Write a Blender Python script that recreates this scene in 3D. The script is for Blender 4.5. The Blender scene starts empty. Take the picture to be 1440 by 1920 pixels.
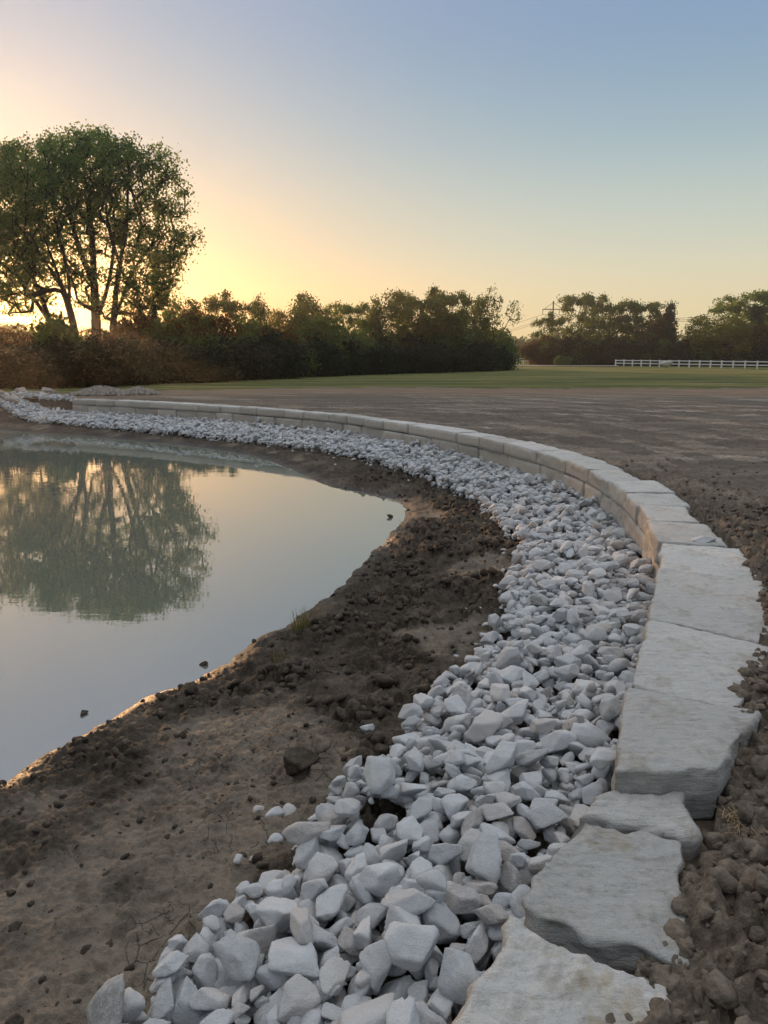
import bpy, bmesh, math, random
import numpy as np
from mathutils import Vector

scene = bpy.context.scene
COL = scene.collection
rad = math.radians

# ------------------------------------------------------------------ camera
CAM_Z = 2.40                      # the pond's surface is z = 0, the wall's top z = 0.90
PITCH = rad(11.6)
cd = bpy.data.cameras.new('camera')
cam = bpy.data.objects.new('camera', cd); COL.objects.link(cam)
cam.location = (0, 0, CAM_Z); cam.rotation_euler = (rad(90) - PITCH, 0, 0)
cd.sensor_fit = 'VERTICAL'; cd.sensor_height = 36; cd.lens = 27.0
cd.clip_start = 0.05; cd.clip_end = 3000
scene.camera = cam

# ------------------------------------------------------------------ light
SUN_EL, SUN_AZ = rad(5.8), rad(-26.8)          # azimuth from +Y, towards -X
sun_dir = Vector((math.sin(SUN_AZ) * math.cos(SUN_EL), math.cos(SUN_AZ) * math.cos(SUN_EL), math.sin(SUN_EL)))
sl = bpy.data.lights.new('sun', 'SUN'); sl.energy = 4.0; sl.angle = rad(0.7); sl.color = (1.0, 0.56, 0.26)
so = bpy.data.objects.new('sun', sl); COL.objects.link(so)
so.rotation_euler = sun_dir.to_track_quat('Z', 'Y').to_euler()

def lin(r, g, b):
    f = lambda c: (c / 255 / 12.92) if c / 255 <= 0.04045 else ((c / 255 + 0.055) / 1.055) ** 2.4
    return (f(r), f(g), f(b), 1)

world = bpy.data.worlds.new('World'); scene.world = world; world.use_nodes = True
wn, wl = world.node_tree.nodes, world.node_tree.links
wn.clear()
def wmath(op, a, b=None, clamp=False):
    n = wn.new('ShaderNodeMath'); n.operation = op; n.use_clamp = clamp
    for i, v in enumerate((a, b)):
        if v is None: continue
        if isinstance(v, (int, float)): n.inputs[i].default_value = v
        else: wl.new(v, n.inputs[i])
    return n.outputs[0]
def wramp(fac, stops):
    n = wn.new('ShaderNodeValToRGB'); n.color_ramp.interpolation = 'B_SPLINE'
    el = n.color_ramp.elements
    while len(el) < len(stops): el.new(0.5)
    for e, (p, c) in zip(el, stops): e.position = p; e.color = c
    wl.new(fac, n.inputs[0]); return n.outputs[0]
def wmix(f, a, b, mode='MIX'):
    n = wn.new('ShaderNodeMix'); n.data_type = 'RGBA'; n.blend_type = mode
    for s, v in ((n.inputs[0], f), (n.inputs[6], a), (n.inputs[7], b)):
        if isinstance(v, (int, float)): s.default_value = v
        elif isinstance(v, tuple): s.default_value = v
        else: wl.new(v, s)
    return n.outputs[2]
tc = wn.new('ShaderNodeTexCoord')
sep = wn.new('ShaderNodeSeparateXYZ'); wl.new(tc.outputs['Generated'], sep.inputs[0])
dot = wn.new('ShaderNodeVectorMath'); dot.operation = 'DOT_PRODUCT'
wl.new(tc.outputs['Generated'], dot.inputs[0]); dot.inputs[1].default_value = sun_dir
zc = wmath('MAXIMUM', sep.outputs[2], 0.0)
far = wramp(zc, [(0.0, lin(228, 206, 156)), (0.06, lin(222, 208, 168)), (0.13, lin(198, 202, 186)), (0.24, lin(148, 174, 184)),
                 (0.38, lin(110, 138, 178)), (0.50, lin(158, 172, 192)), (0.62, (.70, .78, .90, 1)), (1.0, (1.25, 1.28, 1.36, 1))])  # in both ramps the unseen overhead sky is brightened to fill the ground
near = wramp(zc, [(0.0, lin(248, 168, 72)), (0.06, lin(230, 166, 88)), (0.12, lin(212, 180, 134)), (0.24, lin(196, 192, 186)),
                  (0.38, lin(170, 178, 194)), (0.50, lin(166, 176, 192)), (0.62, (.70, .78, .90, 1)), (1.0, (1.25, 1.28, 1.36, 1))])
prox = wmath('POWER', wmath('MAXIMUM', dot.outputs['Value'], 0.0), 12.0)
base = wmix(prox, far, near)
back = wramp(wmath('ADD', wmath('MULTIPLY', sep.outputs[1], 0.5), 0.5), [(0.0, (.42, .42, .44, 1)), (0.35, (.5, .5, .52, 1)), (0.62, (1, 1, 1, 1)), (1.0, (1, 1, 1, 1))])  # unseen sky behind the camera dimmed for more contrast
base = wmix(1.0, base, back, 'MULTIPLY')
g1 = wmath('MULTIPLY', wmath('POWER', wmath('MAXIMUM', dot.outputs['Value'], 0.0), 700.0), 1.3)
g2 = wmath('MULTIPLY', wmath('POWER', wmath('MAXIMUM', dot.outputs['Value'], 0.0), 9000.0), 18.0)
a1 = wmix(g1, (0, 0, 0, 1), (1.0, 0.52, 0.10, 1)); 
col = wmix(1.0, base, a1, 'ADD')
vm = wn.new('ShaderNodeVectorMath'); vm.operation = 'SCALE'; vm.inputs[0].default_value = (1.0, 0.72, 0.35); wl.new(g2, vm.inputs[3])
col = wmix(1.0, col, vm.outputs[0], 'ADD')
sky = wn.new('ShaderNodeTexSky'); sky.sky_type = 'NISHITA'; sky.sun_disc = False
sky.sun_elevation = SUN_EL; sky.sun_rotation = SUN_AZ; sky.altitude = 200; sky.dust_density = 2.0
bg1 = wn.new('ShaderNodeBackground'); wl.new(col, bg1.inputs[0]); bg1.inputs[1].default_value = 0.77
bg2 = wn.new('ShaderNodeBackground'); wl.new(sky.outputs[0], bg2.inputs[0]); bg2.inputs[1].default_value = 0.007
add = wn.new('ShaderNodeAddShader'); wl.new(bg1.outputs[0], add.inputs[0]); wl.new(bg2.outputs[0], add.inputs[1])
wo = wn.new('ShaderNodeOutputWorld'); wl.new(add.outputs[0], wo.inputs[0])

scene.view_settings.view_transform = 'Standard'; scene.view_settings.look = 'None'
scene.view_settings.exposure = 0.50; scene.view_settings.gamma = 1.0
scene.cycles.max_bounces = 6; scene.cycles.transparent_max_bounces = 4
scene.cycles.caustics_reflective = False; scene.cycles.caustics_refractive = False

# ------------------------------------------------------------------ noise, meshes, tags
rng = np.random.default_rng(11)
def _h(ix, iy, iz, seed):
    h = (ix.astype(np.int64) * 374761393 + iy.astype(np.int64) * 668265263 + iz * 2147483647 + seed * 974634777) & 0xffffffff
    h = ((h ^ (h >> 13)) * 1274126177) & 0xffffffff
    h = ((h ^ (h >> 16)) * 2246822519) & 0xffffffff
    return (h ^ (h >> 15)) & 0xffffffff
def n2(x, y, seed=0):
    x0 = np.floor(x); y0 = np.floor(y); fx = x - x0; fy = y - y0
    u = fx * fx * fx * (fx * (fx * 6 - 15) + 10); v = fy * fy * fy * (fy * (fy * 6 - 15) + 10)
    def g(dx, dy):
        a = _h(x0 + dx, y0 + dy, 0, seed) * (2 * math.pi / 4294967296.0)
        return np.cos(a) * (fx - dx) + np.sin(a) * (fy - dy)
    a = g(0, 0) * (1 - u) + g(1, 0) * u; b = g(0, 1) * (1 - u) + g(1, 1) * u
    return (a * (1 - v) + b * v) * 1.5
def fbm(x, y, octs=4, seed=0, gain=0.5):
    s = 0; a = 1.0
    for o in range(octs): s = s + a * n2(x * 2 ** o, y * 2 ** o, seed + o * 17); a *= gain
    return s
def n3(P, seed=0):
    X0 = np.floor(P); F = P - X0; U = F * F * (3 - 2 * F); out = 0
    for dx in (0, 1):
        for dy in (0, 1):
            for dz in (0, 1):
                v = _h(X0[:, 0] + dx, X0[:, 1] + dy, (X0[:, 2] + dz).astype(np.int64), seed) / 2147483648.0 - 1
                w = (U[:, 0] if dx else 1 - U[:, 0]) * (U[:, 1] if dy else 1 - U[:, 1]) * (U[:, 2] if dz else 1 - U[:, 2])
                out = out + v * w
    return out
def lumps(x, y, cell, seed, dens=0.8):
    """rounded clods: height 0..1 of the tallest dome that covers each point"""
    x = x / cell; y = y / cell; x0 = np.floor(x); y0 = np.floor(y); out = np.zeros_like(x)
    for dx in (-1, 0, 1):
        for dy in (-1, 0, 1):
            cx, cy = x0 + dx, y0 + dy
            h1 = _h(cx, cy, 1, seed) / 4294967296.0; h2 = _h(cx, cy, 2, seed) / 4294967296.0
            h3 = _h(cx, cy, 3, seed) / 4294967296.0; h4 = _h(cx, cy, 4, seed) / 4294967296.0
            r = 0.25 + 0.5 * h3; a = h4 * 3.1
            ex, ey = x - cx - h1, y - cy - h2
            rx = ex * np.cos(a) + ey * np.sin(a); ry = (-ex * np.sin(a) + ey * np.cos(a)) * (1 + h4 * .6)
            q = 1 - (rx * rx + ry * ry) / (r * r)
            out = np.maximum(out, np.where((q > 0) & (h4 < dens), np.sqrt(np.maximum(q, 0)) * r * 1.4, 0))
    return out
def sm(a, b, x):
    t = np.clip((x - a) / (b - a), 0, 1); return t * t * (3 - 2 * t)

def mk(name, V, F, mat=None, smooth=True, attrs=None, parent=None):
    V = np.asarray(V, np.float32); F = np.asarray(F, np.int32); n, k = F.shape
    me = bpy.data.meshes.new(name)
    me.vertices.add(len(V)); me.vertices.foreach_set('co', V.ravel())
    me.loops.add(n * k); me.loops.foreach_set('vertex_index', F.ravel())
    me.polygons.add(n); me.polygons.foreach_set('loop_start', np.arange(0, n * k, k, dtype=np.int32))
    try: me.polygons.foreach_set('loop_total', np.full(n, k, np.int32))
    except Exception: pass
    me.polygons.foreach_set('use_smooth', np.full(n, bool(smooth)))
    for an, av in (attrs or {}).items():
        at = me.attributes.new(an, 'FLOAT', 'POINT'); at.data.foreach_set('value', np.asarray(av, np.float32))
    me.update(calc_edges=True)
    if mat: me.materials.append(mat)
    o = bpy.data.objects.new(name, me); COL.objects.link(o)
    if parent: o.parent = parent
    return o
def tag(o, label=None, cat=None, group=None, kind=None):
    if label: o['label'] = label
    if cat: o['category'] = cat
    if group: o['group'] = group
    if kind: o['kind'] = kind
    return o
def empty(name, loc=(0, 0, 0), rz=0):
    o = bpy.data.objects.new(name, None); o.empty_display_size = .3; COL.objects.link(o)
    o.location = loc; o.rotation_euler = (0, 0, rz); return o
def copy_tree(o, parent=None):
    c = o.copy(); COL.objects.link(c); c.parent = parent
    for ch in list(o.children): copy_tree(ch, c)
    return c
_ico = {}
def ico(sub):
    if sub not in _ico:
        bm = bmesh.new(); bmesh.ops.create_icosphere(bm, subdivisions=sub, radius=1)
        V = np.array([v.co[:] for v in bm.verts]); F = np.array([[v.index for v in f.verts] for f in bm.faces]); bm.free()
        _ico[sub] = (V / np.linalg.norm(V, axis=1)[:, None], F)
    return _ico[sub]
def rotm(ax, ay, az):
    ca, sa, cb, sb, cc, sc = math.cos(ax), math.sin(ax), math.cos(ay), math.sin(ay), math.cos(az), math.sin(az)
    return (np.array([[cc, -sc, 0], [sc, cc, 0], [0, 0, 1]]) @ np.array([[cb, 0, sb], [0, 1, 0], [-sb, 0, cb]])
            @ np.array([[1, 0, 0], [0, ca, -sa], [0, sa, ca]]))

# ------------------------------------------------------------------ materials
class M:
    def __init__(s, name):
        s.m = bpy.data.materials.new(name); s.m.use_nodes = True; s.n = s.m.node_tree.nodes; s.l = s.m.node_tree.links
        s.b = s.n['Principled BSDF']; s.out = s.n['Material Output']; s.co = s.n.new('ShaderNodeTexCoord').outputs['Object']
    def put(s, v, sock):
        if isinstance(v, (int, float, tuple)): sock.default_value = v
        else: s.l.new(v, sock)
    def geo(s): return s.n.new('ShaderNodeNewGeometry').outputs['Position']
    def scale(s, vec, sc, rz=0):
        n = s.n.new('ShaderNodeMapping'); s.l.new(vec, n.inputs[0]); n.inputs['Scale'].default_value = sc; n.inputs['Rotation'].default_value = (0, 0, rz); return n.outputs[0]
    def noise(s, vec, sc, det=5, rough=.6, dist=0):
        n = s.n.new('ShaderNodeTexNoise'); s.l.new(vec, n.inputs['Vector']); n.inputs['Scale'].default_value = sc
        n.inputs['Detail'].default_value = det; n.inputs['Roughness'].default_value = rough; n.inputs['Distortion'].default_value = dist; return n.outputs[0]
    def vor(s, vec, sc, feat='F1', out=0):
        n = s.n.new('ShaderNodeTexVoronoi'); n.feature = feat; s.l.new(vec, n.inputs['Vector']); n.inputs['Scale'].default_value = sc; return n.outputs[out]
    def ramp(s, f, stops, interp='LINEAR'):
        n = s.n.new('ShaderNodeValToRGB'); n.color_ramp.interpolation = interp; e = n.color_ramp.elements
        while len(e) < len(stops): e.new(.5)
        for q, (p, c) in zip(e, stops): q.position = p; q.color = c if len(c) == 4 else (*c, 1)
        s.l.new(f, n.inputs[0]); return n.outputs[0]
    def f(s, fac, a, b):
        return s.ramp(fac, [(a, (0, 0, 0)), (b, (1, 1, 1))])
    def mix(s, f, a, b, mode='MIX'):
        n = s.n.new('ShaderNodeMix'); n.data_type = 'RGBA'; n.blend_type = mode
        for sock, v in ((n.inputs[0], f), (n.inputs[6], a), (n.inputs[7], b)):
            if isinstance(v, tuple) and len(v) == 3: v = (*v, 1)
            s.put(v, sock)
        return n.outputs[2]
    def math(s, op, a, b=0.0, clamp=False):
        n = s.n.new('ShaderNodeMath'); n.operation = op; n.use_clamp = clamp; s.put(a, n.inputs[0]); s.put(b, n.inputs[1]); return n.outputs[0]
    def attr(s, name):
        n = s.n.new('ShaderNodeAttribute'); n.attribute_name = name; return n.outputs['Fac']
    def bump(s, h, strength, dist, normal=None):
        n = s.n.new('ShaderNodeBump'); n.inputs['Strength'].default_value = strength; n.inputs['Distance'].default_value = dist
        s.l.new(h, n.inputs['Height'])
        if normal: s.l.new(normal, n.inputs['Normal'])
        return n.outputs[0]
    def done(s, color, rough=.9, normal=None, spec=.25):
        s.put(color if not (isinstance(color, tuple) and len(color) == 3) else (*color, 1), s.b.inputs['Base Color'])
        s.put(rough, s.b.inputs['Roughness']); s.b.inputs['Specular IOR Level'].default_value = spec
        if normal: s.l.new(normal, s.b.inputs['Normal'])
        return s.m

def mat_mud():
    m = M('mud'); p = m.geo()
    n1 = m.noise(p, 1.3, 6); n2_ = m.noise(p, 9, 6, .7); n3_ = m.noise(p, 70, 4, .7)
    c = m.ramp(n1, [(.36, (.052, .041, .030)), (.5, (.115, .093, .070)), (.62, (.225, .188, .145))])
    c = m.mix(m.f(n2_, .35, .7), m.mix(1.0, c, (.55, .53, .5), 'MULTIPLY'), c)
    c = m.mix(m.math('MULTIPLY', m.f(n3_, .55, .75), .5), c, (.27, .23, .19))
    dry = m.math('MULTIPLY', m.attr('dry'), m.f(m.noise(p, 2.3, 5, .65), .32, .52)); c = m.mix(dry, c, m.mix(n2_, (.19, .158, .122), (.40, .335, .26)))
    clod = m.attr('clod'); c = m.mix(clod, c, m.mix(m.f(n2_, .35, .65), (.028, .022, .016), (.125, .100, .076)))
    wet = m.attr('wet'); c = m.mix(wet, c, m.mix(1.0, c, (.42, .39, .36), 'MULTIPLY'))
    cr = m.vor(m.mix(.12, p, m.n.new('ShaderNodeTexNoise').outputs[1]), 12, 'DISTANCE_TO_EDGE'); crack = m.math('MULTIPLY', m.ramp(cr, [(0, (1, 1, 1)), (.022, (0, 0, 0))]), m.attr('crack'))
    c = m.mix(m.math('MULTIPLY', crack, .1), c, (.04, .03, .024))
    h = m.math('ADD', m.math('MULTIPLY', n2_, .7), m.math('MULTIPLY', n3_, .35))
    h = m.math('SUBTRACT', h, m.math('MULTIPLY', crack, .25))
    nrm = m.bump(h, 1.0, .045)
    m.bump_n = nrm
    r = m.math('SUBTRACT', .92, m.math('MULTIPLY', wet, .5))
    return m.done(c, r, nrm, .3)
def mat_dirt():
    m = M('graded_dirt'); p = m.geo()
    st = m.noise(m.scale(p, (.16, 1.1, 1), .25), 1.6, 7, .65, .4)
    st2 = m.noise(m.scale(p, (.5, 3.2, 1), -.12), 1.4, 6, .7, .6)
    n2_ = m.noise(p, 14, 6, .75); n3_ = m.noise(p, 75, 3, .7)
    c = m.ramp(st, [(.36, (.155, .128, .10)), (.47, (.25, .21, .165)), (.56, (.34, .285, .225)), (.66, (.50, .43, .345))])
    c = m.mix(m.math('MULTIPLY', m.f(st2, .56, .7), .55), c, (.34, .30, .26))
    arc = m.attr('arc'); c = m.mix(m.math('MULTIPLY', m.f(arc, .58, 1.0), .45), c, (.40, .34, .27)); c = m.mix(m.math('MULTIPLY', m.f(arc, .45, .1), .5), c, (.075, .06, .045))
    c = m.mix(m.f(n2_, .3, .7), m.mix(1.0, c, (.55, .53, .51), 'MULTIPLY'), c)
    red = m.attr('red'); c = m.mix(m.math('MULTIPLY', red, m.f(st2, .3, .6)), c, (.29, .185, .11))
    clod = m.attr('clod'); c = m.mix(clod, c, m.mix(m.f(n2_, .35, .65), (.085, .069, .052), (.25, .205, .158)))
    h = m.math('ADD', m.math('MULTIPLY', n2_, .6), m.math('MULTIPLY', n3_, .35))
    return m.done(c, .95, m.bump(m.math('ADD', h, m.math('MULTIPLY', st2, 1.2)), .7, .03), .2)
def mat_grass():
    m = M('grass'); p = m.geo()
    st = m.noise(m.scale(p, (.10, .9, 1)), .9, 6, .6, .5); n2_ = m.noise(p, 3, 6, .8)
    c = m.ramp(st, [(.38, (.12, .135, .05)), (.5, (.21, .215, .075)), (.58, (.34, .30, .12)), (.68, (.42, .33, .19))])
    c = m.mix(m.f(n2_, .3, .7), m.mix(1.0, c, (.6, .65, .55), 'MULTIPLY'), c)
    return m.done(c, .95, m.bump(n2_, .9, .25), .1)
def mat_stone():
    m = M('white_limestone'); p = m.geo()
    oi = m.n.new('ShaderNodeObjectInfo').outputs['Random']
    rnd = m.math('FRACT', m.math('ADD', oi, m.attr('tone')))
    n1 = m.noise(p, 1.5 if False else 9, 5, .6); n2_ = m.noise(p, 55, 5, .7); n3_ = m.noise(p, 220, 3, .6)
    c = m.ramp(rnd, [(0, (.46, .475, .49)), (.25, (.62, .645, .67)), (.5, (.70, .715, .725)), (.7, (.54, .555, .57)), (.86, (.66, .645, .625)), (.95, (.50, .455, .42)), (1, (.36, .345, .33))])
    c = m.mix(m.math('MULTIPLY', m.f(n1, .42, .7), .6), c, m.mix(rnd, (.52, .50, .48), (.48, .49, .51)))
    c = m.mix(m.math('MULTIPLY', m.f(n2_, .5, .75), .45), c, (.33, .32, .31))
    c = m.mix(m.math('MULTIPLY', m.f(n2_, .52, .3), .3), c, (.72, .73, .74))
    ve = m.vor(m.scale(p, (1, 1, 1)), 34, 'DISTANCE_TO_EDGE'); ve2 = m.vor(p, 21)
    h = m.math('ADD', m.math('MULTIPLY', n2_, 1.0), m.math('MULTIPLY', n3_, .4)); h = m.math('ADD', h, m.math('MULTIPLY', ve2, .8))
    return m.done(c, .88, m.bump(h, .8, .009), .25)
def mat_block():
    m = M('cut_limestone'); p = m.co; tone = m.attr('tone'); face = m.attr('face')
    strat = m.noise(m.scale(p, (6, 26, 50), .15), 1.2, 6, .7, .3); n1 = m.noise(p, 3.2, 6, .6); n2_ = m.noise(p, 34, 6, .75); n3_ = m.noise(p, 140, 3, .7)
    c = m.ramp(n1, [(.3, (.44, .435, .41)), (.5, (.60, .59, .56)), (.68, (.70, .685, .65))])
    c = m.mix(m.math('MULTIPLY', m.f(strat, .46, .62), .55), c, (.36, .355, .335)); c = m.mix(m.math('MULTIPLY', m.f(strat, .44, .34), .5), c, (.82, .82, .81))
    c = m.mix(m.math('MULTIPLY', m.f(n2_, .52, .72), .5), c, (.34, .32, .28))
    c = m.mix(m.math('MULTIPLY', m.f(n2_, .50, .3), .4), c, (.70, .69, .66))
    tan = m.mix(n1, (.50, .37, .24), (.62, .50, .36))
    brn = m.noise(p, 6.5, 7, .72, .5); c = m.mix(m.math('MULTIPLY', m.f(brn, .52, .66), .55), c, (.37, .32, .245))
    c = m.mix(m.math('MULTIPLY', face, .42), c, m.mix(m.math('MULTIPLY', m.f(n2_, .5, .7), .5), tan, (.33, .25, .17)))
    c = m.mix(m.math('MULTIPLY', m.f(m.noise(p, 1.1, 3), .55, .75), .35), c, (.42, .47, .50))
    c = m.mix(m.math('MULTIPLY', m.f(m.noise(p, 5, 4), .6, .7), m.math('MULTIPLY', m.attr('stain'), .7)), c, (.50, .40, .24))
    c = m.mix(1.0, c, m.ramp(tone, [(0, (.80, .79, .78)), (1, (1.08, 1.06, 1.04))]), 'MULTIPLY')
    pit = m.ramp(m.vor(p, 26), [(.0, (0, 0, 0)), (.09, (1, 1, 1))]); c = m.mix(pit, m.mix(1.0, c, (.45, .42, .38), 'MULTIPLY'), c)
    h = m.math('ADD', m.math('MULTIPLY', n2_, .8), m.math('MULTIPLY', n3_, .3)); h = m.math('ADD', h, m.math('MULTIPLY', strat, 1.6))
    return m.done(c, .9, m.bump(h, .9, .016), .2)
def mat_water():
    m = M('pond_water'); p = m.geo()
    r = m.noise(m.scale(p, (1.0, 2.4, 1), .1), 1.6, 3, .5); r2 = m.noise(m.scale(p, (5, 11, 1), .1), 1.2, 2, .5)
    big = m.f(m.noise(p, .18, 2), .40, .62)
    h = m.math('ADD', r, m.math('MULTIPLY', r2, .22))
    nrm = m.bump(m.math('MULTIPLY', h, m.math('ADD', m.math('MULTIPLY', big, .7), .2)), .03, .05)
    m.b.inputs['IOR'].default_value = 4.2
    return m.done((.18, .195, .155), .008, nrm, .5)
def mat_leaf(name, cols, trans=.5):
    m = M(name); oi = m.n.new('ShaderNodeObjectInfo').outputs['Random']
    rnd = m.attr('tone'); c = m.ramp(rnd, [(i / (len(cols) - 1), q) for i, q in enumerate(cols)])
    c = m.mix(m.math('MULTIPLY', oi, .5), c, m.mix(1.0, c, (.6, .62, .6), 'MULTIPLY'))
    m.done(c, .6, None, .2)
    t = m.n.new('ShaderNodeBsdfTranslucent'); m.l.new(m.mix(1.0, c, (1.5, 1.35, .6), 'MULTIPLY'), t.inputs[0])
    x = m.n.new('ShaderNodeMixShader'); x.inputs[0].default_value = trans
    m.l.new(m.b.outputs[0], x.inputs[1]); m.l.new(t.outputs[0], x.inputs[2]); m.l.new(x.outputs[0], m.out.inputs[0])
    return m.m
def mat_simple(name, a, b, sc=8, rough=.8, bump=.4):
    m = M(name); n = m.noise(m.co, sc, 5, .65); return m.done(m.mix(m.f(n, .3, .7), a, b), rough, m.bump(n, bump, .02), .3)

MUD, DIRT, GRASS, STONE, BLOCK, WATER = mat_mud(), mat_dirt(), mat_grass(), mat_stone(), mat_block(), mat_water()
LEAF = mat_leaf('cottonwood_leaves', [(.07, .12, .05), (.11, .19, .075), (.17, .25, .09), (.25, .26, .10)], .5)
LEAF2 = mat_leaf('hedge_leaves', [(.045, .075, .028), (.08, .13, .045), (.13, .18, .06), (.20, .20, .075)], .42)
LEAF3 = mat_leaf('yellowing_leaves', [(.12, .13, .03), (.20, .20, .045), (.27, .24, .06), (.32, .23, .07)], .5)
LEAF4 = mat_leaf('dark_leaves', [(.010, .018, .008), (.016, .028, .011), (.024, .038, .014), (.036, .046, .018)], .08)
LEAF5 = mat_leaf('rusty_leaves', [(.05, .035, .015), (.09, .055, .02), (.13, .07, .025), (.10, .09, .03)], .4)
BARK = mat_simple('bark', (.022, .016, .012), (.065, .048, .035), 12, .9, .8)
BOULD = mat_simple('weathered_shaded_stone', (.24, .21, .18), (.44, .40, .35), 5, .9, .8)  # boulder tone; on the gravel heaps it stands in for shading
VINYL = mat_simple('white_vinyl', (.86, .86, .86), (.92, .92, .91), 6, .5, .05)
POLEM = mat_simple('weathered_pole', (.06, .05, .04), (.11, .09, .07), 4)
GRAVELROAD = mat_simple('pale_gravel_road', (.40, .38, .34), (.55, .52, .47), 3)
CLODM = mat_simple('dry_clod_soil', (.085, .068, .050), (.27, .22, .17), 22, .95, .9)
CLODD = mat_simple('damp_clod_soil', (.034, .027, .020), (.125, .100, .076), 22, .9, .9)
STRAW = mat_simple('straw', (.35, .22, .11), (.5, .36, .2), 30)
WEED = mat_leaf('weed_blades', [(.10, .12, .04), (.16, .17, .06), (.24, .22, .10)], .3)

# ------------------------------------------------------------------ plan curves (metres, seen from above)
WALL = [(0.83, 2.55), (1.0, 2.98), (1.17, 3.40), (1.39, 3.89), (1.60, 4.35), (2.00, 5.37), (2.28, 6.21), (2.50, 7.26), (2.63, 8.04), (2.71, 8.95), (2.72, 9.99),
        (2.64, 10.95), (2.48, 11.8), (2.27, 12.6), (1.78, 14.1), (0.94, 15.93), (0.0, 17.6), (-0.88, 19.1), (-2.2, 20.6), (-3.85, 22.1),
        (-5.5, 23.4), (-7.15, 24.55), (-8.93, 25.65), (-10.72, 26.6)]
NEARW = [(-1.2, -1.0), (-.35, .2), (-0.08, 1.0), (0.08, 1.40), (0.2, 1.74), (0.39, 2.0), (0.52, 2.27), (0.68, 2.55)]
FARW = [(-12.2, 27.3), (-14.5, 29.2), (-18, 30.6), (-24, 31.5), (-32, 31), (-44, 24), (-48, 8), (-40, -6), (-25, -10), (-8, -5)]
SHORE = [(-2.75, 3.0), (-2.45, 3.4), (-2.16, 3.92), (-2.0, 4.4), (-1.77, 4.92), (-1.32, 5.55), (-1.16, 6.05), (-0.95, 6.49), (-0.67, 7.08), (-0.45, 7.78), (-0.13, 9.1),
         (0.19, 10.57), (0.36, 11.7), (0.14, 12.9), (-0.99, 14.05), (-1.78, 15.83), (-2.73, 17.74), (-3.74, 19.13), (-5.22, 20.46),
         (-7.04, 21.72), (-9.37, 23.17), (-10.96, 23.9), (-13.5, 25.4), (-18, 26.4), (-25, 26.5), (-35, 24), (-42, 16), (-42, 4), (-32, -4), (-18, -5), (-8, -1.5), (-4.2, 1.4)]
TOE = [(-1.0, 1.2), (-.81, 1.75), (-0.70, 2.10), (-0.61, 2.28), (-0.53, 2.40), (-0.37, 2.52), (-0.29, 2.72), (-0.34, 2.95), (-0.20, 3.13), (-0.12, 3.35), (0.0, 3.5), (0.11, 3.76),
       (0.25, 4.2), (0.37, 4.5), (0.57, 4.83), (0.74, 5.32), (0.97, 5.91), (1.05, 6.64), (1.27, 7.36), (1.48, 8.23), (1.48, 8.85), (1.42, 9.65),
       (1.34, 10.9), (1.10, 12.2), (0.68, 13.5), (0.05, 14.9), (-0.55, 16.0), (-1.5, 17.5), (-2.8, 19.0), (-4.4, 20.5), (-6.0, 21.7), (-7.8, 23.0),
       (-9.8, 24.4), (-11.8, 25.6), (-13.6, 27.4), (-14.2, 29.0), (-12.6, 28.6), (-10.72, 26.9)]
def catmull(pts, n=6, closed=False):
    P = np.array(pts, float); out = []; N = len(P)
    for i in range(N if closed else N - 1):
        if closed: a, b, c, d = P[i - 1], P[i], P[(i + 1) % N], P[(i + 2) % N]
        else: a, b, c, d = P[max(i - 1, 0)], P[i], P[i + 1], P[min(i + 2, N - 1)]
        for t in np.arange(n) / n:
            out.append(.5 * ((2 * b) + (c - a) * t + (2 * a - 5 * b + 4 * c - d) * t * t + (3 * b - a - 3 * c + d) * t ** 3))
    if not closed: out.append(P[-1])
    return np.array(out)
wallc = catmull(WALL, 8)
basin = np.vstack([catmull(NEARW, 3)[:-1], catmull(WALL, 3), catmull(FARW, 3)])
pond = catmull(SHORE, 3, True)
gravelp = np.vstack([catmull(TOE, 2), catmull(WALL, 3)[::-1], catmull(NEARW, 3)[::-1]])
def sdist(x, y, poly):
    """signed distance to a closed polygon, positive inside"""
    x = x.astype(np.float32); y = y.astype(np.float32)
    d = np.full(x.shape, 1e9, np.float32); inside = np.zeros(x.shape, bool)
    Q = np.roll(poly, -1, axis=0)
    for (ax, ay), (bx, by) in zip(poly, Q):
        ex, ey = bx - ax, by - ay; L = ex * ex + ey * ey + 1e-12
        t = np.clip(((x - ax) * ex + (y - ay) * ey) / L, 0, 1)
        d = np.minimum(d, (x - ax - t * ex) ** 2 + (y - ay - t * ey) ** 2)
        c = ((ay > y) != (by > y)) & (x < ex * (y - ay) / (ey if ey != 0 else 1e-12) + ax); inside ^= c
    d = np.sqrt(d); return np.where(inside, d, -d)

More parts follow.
